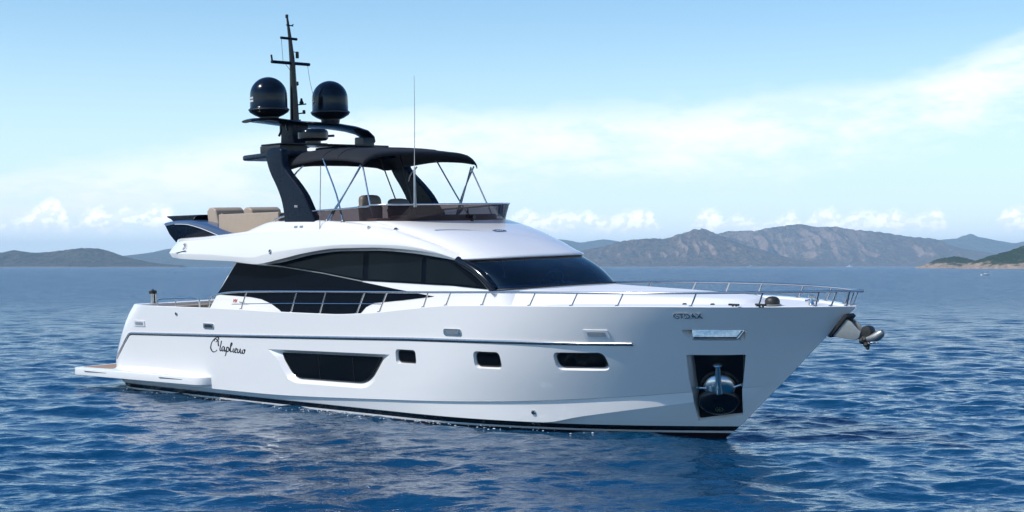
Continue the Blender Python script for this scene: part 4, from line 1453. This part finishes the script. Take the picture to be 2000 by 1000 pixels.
for (y0, zt) in ((-1.02, 5.68), (-.03, 5.58)):
    hs = part('helm_seat')
    MB().box((-10.65, y0 - .36, 4.6), (-10.1, y0 + .36, 5.05)).build('seat_cushion', M['leather'], hs, bevel=.10, segs=4)
    rows = []
    for z, hw_, x0, x1 in ((4.95, .36, -10.92, -10.72), (5.30, .37, -10.95, -10.73), (zt - .34, .385, -10.96, -10.73), (zt - .30, .36, -10.97, -10.75), (zt - .27, .335, -10.97, -10.72), (zt - .14, .335, -10.98, -10.73), (zt - .06, .31, -10.98, -10.76), (zt - .015, .24, -10.95, -10.79), (zt, .10, -10.90, -10.83)):
        rows.append([((x0 + x1) / 2 + (x1 - x0) / 2 * math.copysign(abs(math.cos(t)) ** .5, math.cos(t)), y0 + hw_ * math.copysign(abs(math.sin(t)) ** .5, math.sin(t)), z) for t in np.linspace(0, 2 * math.pi, 28, endpoint=False)])
    mb_ = MB().grid(rows, closed=True)
    mb_.add(rows[-1], [tuple(range(28))])
    mb_.build('backrest', M['taupe2'], hs, sharp=60)
MB().box((-9.4, -1.6, 4.6), (-8.7, 1.6, 5.10)).build('helm_console', M['interior'], fly, bevel=.08, segs=3)

# ---- radar arch
def prism(poly, b0, b1, bevel, name, mat, parent, lean=None):
    n = len(poly)
    lean = lean or (lambda c: 0)
    mb = MB().add([(x, b0 + lean(z), z) for x, z in poly] + [(x, b1 + lean(z), z) for x, z in poly],
                  [tuple(range(n - 1, -1, -1)), tuple(range(n, 2 * n))] + [(k, (k + 1) % n, n + (k + 1) % n, n + k) for k in range(n)])
    return mb.build(name, mat, parent, bevel=bevel, segs=3, sharp=32)


arch = part('radar_arch')
lf = spline([(-12.82, 0, 4.8), (-12.87, 0, 5.12), (-13.0, 0, 5.56), (-13.26, 0, 5.99), (-13.52, 0, 6.32), (-13.68, 0, 6.60), (-13.76, 0, 6.86), (-13.70, 0, 7.00), (-13.52, 0, 7.05)], 20)
rt = spline([(-13.16, 0, 7.05), (-13.02, 0, 6.97), (-13.0, 0, 6.80), (-12.98, 0, 6.60), (-12.82, 0, 6.40), (-12.40, 0, 6.06), (-12.01, 0, 5.70), (-11.74, 0, 5.33), (-11.51, 0, 5.03), (-11.40, 0, 4.8)], 20)
leg_poly = [(p.x, p.z) for p in lf] + [(p.x, p.z) for p in rt]
for s in (-1, 1):
    prism(leg_poly, s * 2.24 - .12, s * 2.24 + .12, .06, 'arch_leg', M['navy'], arch, lean=lambda z, s=s: -s * .10 * (z - 5.0) / 2)
plate(smooth_poly([(-15.75, -1.75, .35), (-15.75, 1.75, .35), (-13.9, 2.1, .1), (-12.95, 2.1, .1), (-12.95, -2.1, .1), (-13.9, -2.1, .1)], 5), 6.80, 6.95).build('arch_wing', M['navy'], arch, bevel=.07, segs=3)
plate(smooth_poly([(-14.75, -1.75, .12), (-13.6, -1.75, .1), (-13.75, 2.25, .3), (-14.9, 2.25, .3)], 5), 7.17, 7.21).build('roof_shelf', M['black_paint'], arch, bevel=.012)
MB().box((-14.75, -1.74, 6.96), (-13.8, -.8, 7.165)).build('equipment_locker', M['dark_steel'], arch, bevel=.03)
MB().box((-14.9, .3, 6.98), (-13.9, 1.9, 7.165)).build('shelf_support', M['black_paint'], arch, bevel=.03)
text_mesh('arch_marking', 'MX', .09, lambda x, y, z: Vector((-12.25 + x, -2.40 - z - .004, 5.42 + y)), M['white_ink'], arch, .003)

# ---- equipment wing on its pillar, with domes, radar and mast
wingp = part('equipment_wing')
WPTS = [(-1.78, 7.90, .24), (-1.62, 7.94, .40), (-1.0, 7.94, .52), (-.1, 7.87, .58), (.6, 7.86, .56), (1.3, 7.845, .50), (1.9, 7.79, .44), (2.35, 7.70, .38), (2.62, 7.55, .30), (2.68, 7.42, .26)]
rows = []
for (y, z, hw_) in WPTS:
    th = .09 if y > -1.5 else .05
    rows.append([(-15.3 + hw_ * math.cos(t) * (1 if abs(math.cos(t)) > .2 else 1), y, z + th * math.sin(t) * abs(math.sin(t)) ** .2) for t in np.linspace(0, 2 * math.pi, 18, endpoint=False)])
mb_ = MB().grid(rows, closed=True)
mb_.add(rows[0], [tuple(range(18))]); mb_.add(rows[-1], [tuple(range(17, -1, -1))])
mb_.build('wing_plank', M['black_paint'], wingp, sharp=50)
prism([(-15.62, 7.16), (-14.88, 7.16), (-15.0, 7.5), (-14.95, 7.86), (-15.6, 7.86), (-15.58, 7.5)], -.42, .14, .06, 'pillar', M['navy'], wingp)
prism([(-15.5, 7.15), (-15.02, 7.15), (-15.04, 7.55), (-15.48, 7.55)], 2.22, 2.64, .05, 'pillar', M['black_paint'], wingp)
b_ = MB().tube([(-15.1, -.75, 7.82), (-15.1, -.75, 7.62), (-15.05, -.85, 7.5)], .035, 8)
b_.tube([(-15.1, -.55, 7.82), (-15.05, -.55, 7.66)], .03, 8)
b_.build('horn', M['black_paint'], wingp)


def dome(y, tilt, marks):
    dm = part('satellite_dome')
    T = Matrix.Translation((-15.3, y, 7.98))
    prof = [(.26, -.06), (.28, .03), (.28, .06), (.40, .11), (.545, .20), (.572, .255), (.572, .285), (.55, .305), (.537, .32), (.53, .335), (.53, .56), (.525, .68)]
    for t in np.linspace(.08, 1, 12):
        a = t * math.pi / 2
        prof.append((max(.001, .525 * math.cos(a)), .68 + .525 * math.sin(a)))
    MB().lathe(prof[5:], T, 44).build('dome_shell', M['black_paint'], dm, sharp=50)
    MB().lathe(prof[:6], T, 36).build('dome_base', M['black_paint'], dm, sharp=50)
    MB().lathe([(.576, .252), (.582, .27), (.576, .288)], T, 44).build('dome_seam', M['dark_steel'], dm, sharp=50)
    if marks:
        for (txt, zz, sz) in (('SATELLITE', .60, .095), ('MARINE', .51, .07)):
            def place(x, yy, z, zz=zz):
                ang = R(-118) + x / .53
                return Vector((-15.3 + (.533 + z) * math.cos(ang), y + (.533 + z) * math.sin(ang), 7.98 + zz + yy))
            text_mesh('dome_lettering', txt, sz, place, M['white_ink'], dm, .002, 1.0, 0, 1.1) if False else None
            bb = MB()
            rnd = random.Random(int(zz * 100))
            x = -.22 if zz > .55 else -.12
            while x < .26:
                wq = rnd.uniform(.018, .034)
                ql = [place(x, -.03, .004), place(x + wq, -.03, .004), place(x + wq, .03 * rnd.choice((1, 1, .5)), .004), place(x, .03, .004)]
                bb.add(ql, [(0, 1, 2, 3)])
                x += wq + .008
            bb.build('dome_lettering', M['white_ink'], dm, sharp=None)
    else:
        b2 = MB().tube([(-15.3 + .535 * math.cos(R(-112)), y + .535 * math.sin(R(-112)), 8.50), (-15.3 + .555 * math.cos(R(-100)), y + .555 * math.sin(R(-100)), 8.56)], .012, 6)
        b2.build('dome_marking', M['white_ink'], dm)


dome(-1.0, 0, True)
dome(1.2, 0, False)
rad = part('radar_scanner')
MB().lathe([(.22, -.02), (.22, .10), (.38, .12), (.43, .17), (.435, .33), (.43, .36), (.41, .40), (.33, .44), (.10, .455), (.001, .455)], Matrix.Translation((-14.3, -.22, 7.215)), 32).build('radome', M['black_paint'], rad, sharp=40)
MB().box((-14.6, -.5, 7.212), (-14.0, .06, 7.25)).build('mounting_plate', M['dark_steel'], rad, bevel=.01)
MB().tube([(-14.2, .24, 7.47), (-14.15, .42, 7.48)], .035, 8).build('cable_gland', M['rubber'], rad)

mast = part('mast')
MB().tube([(-15.40, -.03, 7.86), (-15.42, -.04, 9.62), (-15.44, -.09, 10.36), (-15.46, -.16, 11.02)], [.135, .085, .055, .028], 10).build('mast_pole', M['black_paint'], mast)
for (z, y0, y1, r_) in ((9.65, -.78, .57, .048), (10.36, -.43, .14, .040), (10.74, -.22, .02, .018)):
    MB().tube([(-15.42, y0, z - .0), (-15.42, y1, z - .01)], r_, 8).build('crosstree', M['black_paint'], mast)
MB().tube([(-15.42, -.75, 9.65), (-15.42, -.78, 9.85)], .028, 8).build('antenna_stub', M['dark_steel'], mast)
MB().tube([(-15.46, -.02, 10.74), (-15.46, .07, 10.79)], .012, 6).build('antenna_stub', M['black_paint'], mast)
MB().lathe([(.035, 0), (.045, .02), (.045, .09), (.03, .10)], Matrix.Translation((-15.46, -.165, 10.95)), 10).build('masthead_light', M['dark_steel'], mast)
b_ = MB().tube([(-15.42, .0, 9.98), (-15.42, .13, 9.97)], .012, 6)
b_.lathe([(.045, 0), (.05, .02), (.05, .17), (.035, .19)], Matrix.Translation((-15.42, .14, 9.80)), 10)
b_.build('navigation_light', M['dark_steel'], mast)
for (z, y1, r_) in ((9.02, .12, .03), (8.46, .40, .022), (8.20, .34, .022), (7.98, .18, .03)):
    b_ = MB().tube([(-15.41, .05, z - .02), (-15.41, y1, z + .02)], r_, 6)
    if z == 8.46:
        b_.lathe([(.06, 0), (.07, .03), (.04, .09), (.03, .16)], Matrix.Translation((-15.41, .24, z + .02)), 10)
    if z in (9.02, 8.20):
        b_.lathe([(.04, -.03), (.05, .0), (.04, .08)], Matrix.Translation((-15.41, y1 - .02, z + .02)), 10)
    b_.build('lamp_bracket', M['black_paint'], mast)
for pts in ([(-15.42, .50, 9.63), (-15.40, .55, 9.2), (-15.35, .74, 8.35)], [(-15.42, -.41, 10.33), (-15.42, -.37, 9.66)], [(-15.42, -.30, 9.62), (-15.41, -.12, 9.42)]):
    MB().tube(spline(pts, 8), .0065, 5).build('stay_wire', M['dark_steel'], mast)

# ---- canvas bimini and its tubes
bim = part('bimini_top')
CT = pchip([-13.45, -12.4, -11.6, -10.6, -9.9], [6.97, 7.0, 6.99, 6.91, 6.78])
CB = pchip([-13.45, -12.5, -11.6, -10.6, -9.9], [6.50, 6.57, 6.615, 6.56, 6.46])
rows = []
AA = list(np.linspace(-13.4, -9.95, 19))
prof_b = [(-2.03, 0), (-1.98, .22), (-1.86, .50), (-1.66, .76), (-1.40, .90), (-.9, .97), (-.3, 1.0), (.3, 1.0), (.9, .97), (1.40, .90), (1.66, .76), (1.86, .50), (1.98, .22), (2.03, 0)]


def can_row(a, da=0.0, k=1.0, drop=0.0):
    sag = .007 * math.sin((a + 13.3) / 3.35 * math.pi * 3) ** 2
    out = []
    for b, h in prof_b:
        c0, c1 = float(CB(a)), float(CT(a))
        z = c0 + (c1 - c0) * h - sag * h
        bow = .22 * (1 - (b / 2.03) ** 2) * (1 if a > -10.2 else 0)
        out.append((a + da + bow, b * k, max(z - drop, c0 - .02 - .04 * h) if drop > .2 else z - drop))
    return out


rows.append(can_row(-13.4, -.05, .99, .40))
rows.append(can_row(-13.4, -.06, .995, .12))
for a in AA:
    rows.append(can_row(a))
rows.append(can_row(-9.95, .04, .998, .03))
rows.append(can_row(-9.95, .055, .995, .07))
rows.append(can_row(-9.95, .055, .992, .11))
MB().grid(rows).build('canvas', M['canvas'], bim, sharp=70, solid=.02)
for a in (-11.6, -10.95):
    MB().tube([(a, b, z + .006) for a_, b, z in can_row(a)], .011, 6).build('canvas_seam', M['rubber'], bim)
for s in (-1, 1):
    q = lambda a, b, c: (a, s * b, c)
    for pts in ([q(-11.55, 2.0, 6.66), q(-10.9, 2.10, 5.7), q(-10.44, 2.26, 4.95)], [q(-10.0, 1.98, 6.42), q(-10.5, 2.06, 5.8), q(-11.14, 2.28, 4.99)], [q(-10.06, 1.93, 6.40), q(-11.05, 2.26, 4.99)],
                [q(-10.02, 1.9, 6.36), q(-9.45, 2.1, 5.08)], [q(-12.4, 2.0, 6.52), q(-12.75, 2.05, 6.28), q(-12.9, 2.1, 6.05)]):
        MB().tube(spline(pts, 8), .022, 8).build('bimini_tube', M['chrome'], bim)
    for (a, b, c) in ((-10.44, 2.26, 4.95), (-11.1, 2.27, 4.98)):
        MB().lathe([(.075, -.03), (.075, .015), (.04, .04), (.03, .06)], Matrix.Translation((a, s * b, c)), 12).build('tube_foot', M['chrome'], bim)
for pts in ([(-11.9, .2, 6.80), (-11.0, .25, 5.0)], [(-12.2, 1.2, 6.85), (-11.6, 1.25, 5.0)]):
    MB().tube(pts, .018, 8).build('bimini_tube', M['dark_steel'], bim)

# ---- whip aerials
MB().tube([(-7.72, -2.16, 5.28), (-7.72, -2.16, 5.50), (-7.73, -2.14, 6.24), (-7.73, -2.14, 6.26), (-7.7, -2.12, 7.4), (-7.7, -2.1, 8.5)], [.040, .034, .024, .010, .008, .005], 8).build('whip_aerial', M['steel'], yacht)
MB().tube([(-11.17, -2.46, 4.8), (-11.06, -2.46, 6.45)], .012, 6).build('whip_aerial', M['steel'], yacht)

# ---- guard rails
RC = pchip([-15.85, -15.4, -14.8, -13.9, -10.4, -6.5, -3, .5, 3.6], [2.95, 3.06, 3.13, 3.165, 3.205, 3.235, 3.27, 3.265, 3.25])
POSTS = [(-14.25, .30), (-11.96, .30), (-10.73, .30), (-9.23, .36), (-8.35, .34), (-6.70, .20), (-5.90, .20), (-4.67, .18), (-3.20, .20), (-2.04, .18), (-.92, .18), (.63, .16), (1.84, .14), (2.76, .12), (2.99, .16), (3.22, .12)]
for s in (-1, 1):
    gr = part('guard_rail')
    rb = lambda a: s * max(.0, sheer_b(a - .17 * min(1, max(0, (a + 2) / 2))) - .07)
    pts = [(-15.85, s * (sheer_b(-15.85) - .08), 2.69), (-15.80, s * (sheer_b(-15.8) - .08), 2.90)]
    for a in list(np.linspace(-15.65, -15.0, 5)) + list(np.linspace(-14.6, 2.6, 50)) + list(np.linspace(2.7, 3.4, 8)):
        pts.append((a, rb(a), float(RC(a))))
    pts += [(3.50, rb(3.4) * .62, 3.25), (3.58, 0.0, 3.25)]
    MB().tube(pts, .026, 8).build('top_rail', M['chrome'], gr, sharp=60)
    for a, ln in POSTS:
        b0 = sheer_b(a) - .07
        a2 = a + ln
        b1 = abs(rb(a2))
        pz = float(SHEER(a))
        o = MB().tube([(a, s * max(b0, .03), pz - .02), (a2, s * b1, float(RC(a2)))], .019, 8)
        o.lathe([(.05, 0), (.05, .014), (.025, .03)], Matrix.Translation((a, s * max(b0, .03), pz + .005)), 10)
        o.build('stanchion', M['chrome'], gr)
    MB().tube([(a, s * (sheer_b(a) - .05), float(np.interp(a, [-14.2, -12, -8.4], [2.83, 2.88, 2.93]))) for a in np.linspace(-14.15, -8.2, 14)], .011, 6).build('middle_rail', M['chrome'], gr)

# ---- deck gear at the bow
for (a, b) in ((1.42, -1.45), (1.95, -1.25)):
    cl = MB()
    z = 2.955
    cl.tube([(a - .15, b, z + .055), (a + .15, b - .06, z + .055)], .022, 8)
    cl.tube([(a - .05, b, z), (a - .05, b, z + .05)], .022, 8)
    cl.tube([(a + .05, b - .02, z), (a + .05, b - .02, z + .05)], .022, 8)
    cl.build('mooring_cleat', M['dark_steel'], yacht)
wl = part('windlass')
MB().lathe([(.15, 0), (.16, .03), (.155, .09), (.13, .14), (.08, .17), (.0, .18)], Matrix.Translation((1.72, -.56, 2.965)), 20).build('capstan_drum', M['dark_steel'], wl)
MB().lathe([(.19, 0), (.19, .018), (.15, .025)], Matrix.Translation((1.72, -.56, 2.958)), 20).build('base_plate', M['steel'], wl)
ch = MB()
ch.lathe([(.07, 0), (.05, .04), (.04, .14), (.07, .16), (.07, .19), (.02, .21)], Matrix.Translation((2.30, .02, 2.95)), 14)
ch.tube([(2.18, -.05, 3.03), (2.42, .12, 3.03)], .028, 8)
ch.tube([(2.30, -.08, 2.96), (2.36, -.16, 3.06)], .022, 8)
ch.build('chain_stopper', M['chrome'], yacht)
for (a, b) in ((-.15, -1.15), (.45, -.95)):
    ok, loc, nrm, _ = hull.ray_cast(Vector((a, b, 5)), Vector((0, 0, -1)))
    MB().lathe([(.05, -.02), (.05, .015), (.03, .03), (.0, .03)], Matrix.Translation(loc), 10).build('deck_filler', M['dark_steel'], yacht)

# ---- bow roller bracket with the roller and stowed fluke
br = part('bow_roller')
prism([(3.22, 2.79), (3.28, 2.73), (2.86, 2.29), (2.78, 2.31)], -.17, .17, .015, 'mounting_pad', M['rubber'], br)
BR = [(3.20, 2.69), (3.34, 2.62), (3.46, 2.50), (3.56, 2.43), (3.52, 2.31), (3.44, 2.25), (3.12, 2.28), (2.84, 2.33)]
for s in (-1, 1):
    prism(BR, s * .10 - .02, s * .10 + .02, .012, 'bracket_cheek', M['steel'], br)
MB().tube([(3.25, -.08, 2.55), (3.25, .08, 2.55)], .05, 10).build('bracket_pin', M['chrome'], br)
MB().lathe([(.04, -.10), (.115, -.09), (.125, -.03), (.125, .03), (.115, .09), (.04, .10)], Matrix.Translation((3.66, 0, 2.43)) @ Matrix.Rotation(R(90), 4, 'X'), 20).build('roller', M['dark_steel'], br)
MB().tube(spline([(3.46, 0, 2.31), (3.62, -.02, 2.285), (3.80, -.02, 2.31), (3.93, 0, 2.38), (4.00, 0, 2.44)], 14), [.05, .06, .065, .07, .075, .08, .085, .09, .092, .095, .095, .09, .08, .05], 12).build('fluke_arm', M['steel'], br)
lp = MB()
for (dx, dz, r_) in ((3.50, 2.36, .085), (3.55, 2.25, .09), (3.64, 2.17, .075), (3.72, 2.24, .07), (3.62, 2.28, .09), (3.66, 2.10, .045)):
    lp.lathe([(.001, -r_), (r_ * .6, -r_ * .75), (r_, -r_ * .1), (r_ * .85, r_ * .5), (r_ * .3, r_ * .9), (.001, r_)], Matrix.Translation((dx, -.03, dz)) @ Matrix.Rotation(dx * 9, 4, 'Y'), 9)
lp.build('shackle', M['dark_steel'], br, sharp=20)
MB().tube([(3.70, -.06, 2.20), (3.86, -.03, 2.23)], .03, 8).build('shackle_bolt', M['chrome'], br)

# ================================================================== anchor sitting in the pocket
p, t, u, n = hull_frame(.37, 1.12)
n = (n + Vector((0, 0, .10))).normalized()
u = (Vector((0, 0, 1)) - n * n.z).normalized()
t = u.cross(n).normalized()
AM = YM @ frame_matrix(p - n * .10, t, u, n)
anchor = empty('anchor', None, AM)
tag(anchor, 'polished steel anchor with a round black shield, stowed in the black pocket of the bow', 'anchor')
TT = 1 if t.x > 0 else -1
MB().lathe([(.37, .0), (.365, .06), (.345, .13), (.295, .20), (.22, .25), (.12, .28), (.001, .29)], Matrix.Translation((0, .02, -.06)), 40).build('bell', M['chrome'], anchor, sharp=50)
rg = MB()
for a in np.linspace(R(20), R(160), 17):
    q = Vector((.40 * math.cos(a), .40 * math.sin(a) + .02, .02))
    rg.lathe([(.001, -.03), (.03, -.015), (.032, .012), (.001, .03)], Matrix.Translation(q), 7)
rg.tube([(.405 * math.cos(a), .405 * math.sin(a) + .02, .0) for a in np.linspace(R(8), R(172), 22)], .018, 6)
rg.build('chain_collar', M['dark_steel'], anchor, sharp=30)
sh_ = MB().tube([(-.03, .66, .08), (-.03, .30, .16), (-.02, .02, .24)], [.055, .07, .085], 12)
sh_.lathe([(.06, -.03), (.11, -.02), (.12, .01), (.08, .035), (.001, .04)], Matrix.Translation((-.03, .68, .08)) @ Matrix.Rotation(R(-90), 4, 'X'), 16)
sh_.build('shank', M['chrome'], anchor, sharp=40)
for s in (-1, 1):
    ar = MB().tube([(s * .24, .06, .12), (s * .46, .07 + (.06 if s * TT > 0 else -.02), .09)], [.035, .03], 10)
    ar.lathe([(.001, -.05), (.04, -.03), (.05, 0), (.04, .03), (.001, .05)], Matrix.Translation((s * .47, .07 + (.06 if s * TT > 0 else -.02), .09)), 10)
    ar.build('stock_arm', M['chrome'], anchor, sharp=40)
SM = Matrix.Translation((-.03, -.33, .13)) @ Matrix.Rotation(R(10), 4, 'X') @ Matrix.Diagonal((1.06, .93, 1, 1))
shield = MB().lathe([(.41, -.10), (.42, -.03), (.40, .03), (.33, .075), (.2, .10), (.001, .11)], SM, 40).build('shield', M['black_paint'], anchor, sharp=45)
MB().lathe([(.425, -.055), (.432, -.035), (.425, -.015)], SM, 40).build('shield_rim', M['dark_steel'], shield, sharp=45)
em_ = MB()
for k in range(9):
    a = 2 * math.pi * k / 9
    em_.lathe([(.013, .09), (.013, .108), (.001, .11)], SM @ Matrix.Translation((.075 * math.cos(a), -.12 + .075 * math.sin(a), 0)), 7)
em_.lathe([(.03, .09), (.03, .110), (.001, .112)], SM @ Matrix.Translation((0, -.12, 0)), 8)
em_.build('gold_mark', M['brass'], shield)

# ================================================================== tender carried at the aft end of the flybridge
TM = YM @ Matrix.Translation((-17.45, -1.35, 4.62))
tender = empty('tender', None, TM)
tag(tender, 'dark navy tender with lighter blue gunwale, on the aft overhang of the upper deck', 'tender')
X0, X1 = -1.80, 2.05
GZ = pchip([X0, -1.2, -.6, 0, .7, 1.4, X1], [.50, .545, .53, .47, .34, .18, .06])


def tend_b(x, k):
    t = (x - X0) / (X1 - X0)
    return (.78 - .30 * max(0, t - .35) ** 1.4 - .05 * (1 - t)) * k


rows, gun = [], []
for x in np.linspace(X0, X1, 26):
    g = float(GZ(x)); lowz = -.08 - .0 * x
    xs_ = x + .10 * 0
    g2 = min(g, max(lowz + .02, g - .10 - .06 * max(0, (x + .5))))
    rk = lambda z: (x + (.34 if x == X0 else .34 * max(0, 1 - (x - X0) / 1.2)) * (1 - (z - lowz) / (.5 - lowz)) if True else x)
    ring = [(rk(lowz), -tend_b(x, .78), lowz), (rk(g2 * .5), -tend_b(x, .93), lowz + (g2 - lowz) * .5), (rk(g2), -tend_b(x, 1.0), g2)]
    rows.append(ring + [(a, -b, c) for a, b, c in reversed(ring)])
    gr_ = [(rk(g2), -tend_b(x, 1.005) - .012, g2 + .004), (rk(g), -tend_b(x, 1.0) - .01, g - .03), (rk(g), -tend_b(x, .96), g), (rk(g), -tend_b(x, .5), g + .03)]
    gun.append(gr_ + [(a, -b, c) for a, b, c in reversed(gr_)])
mb_ = MB().grid(rows)
mb_.add(rows[0], [tuple(range(6))]); mb_.add(rows[-1], [tuple(range(5, -1, -1))])
mb_.build('tender_hull', M['navy'], tender, sharp=40)
mb_ = MB().grid(gun)
mb_.add(gun[0], [tuple(range(8))])
mb_.build('gunwale', M['navy_light'], tender, sharp=40)
MB().tube([(r[0][0], r[0][1] - .012, r[0][2]) for r in gun[4:]], .010, 6).build('rubbing_strake', M['white_ink'], tender)
prism([(-2.18, .71), (-2.14, .665), (-1.96, .61), (-1.80, .53), (-.80, .51), (-.65, .63), (-.45, .71)], -.42, .42, .03, 'black_cover', M['black_paint'], tender)
MB().tube([(1.96, -.60, .08), (2.10, -.58, .12)], .03, 8).build('bow_cleat', M['dark_steel'], tender)

# ================================================================== foam along the waterline
fm_ = MB()
rg = random.Random(5)
for k in range(210):
    a = rg.choice((rg.uniform(-21, -1.0), rg.gauss(-12.5, 2.2), rg.gauss(-5.5, 1.8), rg.gauss(-16, 2.5)))
    if a > -.6 or a < -21.2:
        continue
    off = abs(rg.gauss(0, .32)) + .03
    bb_ = hull_b(max(a, -21.6), 0.0) + off
    wpt = YM @ Vector((a, -bb_, 0))
    r_ = rg.uniform(.007, .020)
    ln = rg.uniform(1, 2.6)
    th = rg.uniform(0, math.pi)
    zz = .015 + rg.uniform(-.02, .025)
    ring = [(wpt.x + r_ * ln * math.cos(q) * math.cos(th) - r_ * math.sin(q) * math.sin(th), wpt.y + r_ * ln * math.cos(q) * math.sin(th) + r_ * math.sin(q) * math.cos(th), zz) for q in (0, 1.05, 2.1, 3.14, 4.2, 5.2)]
    fm_.add(ring + [(wpt.x, wpt.y, zz + r_ * .8), (wpt.x, wpt.y, zz - r_ * .8)], [(i, (i + 1) % 6, 6) for i in range(6)] + [((i + 1) % 6, i, 7) for i in range(6)])
foam = fm_.build('foam', M['foam'], None, sharp=None)
tag(foam, 'small white flecks of foam where the water slaps the hull', None, kind='stuff')
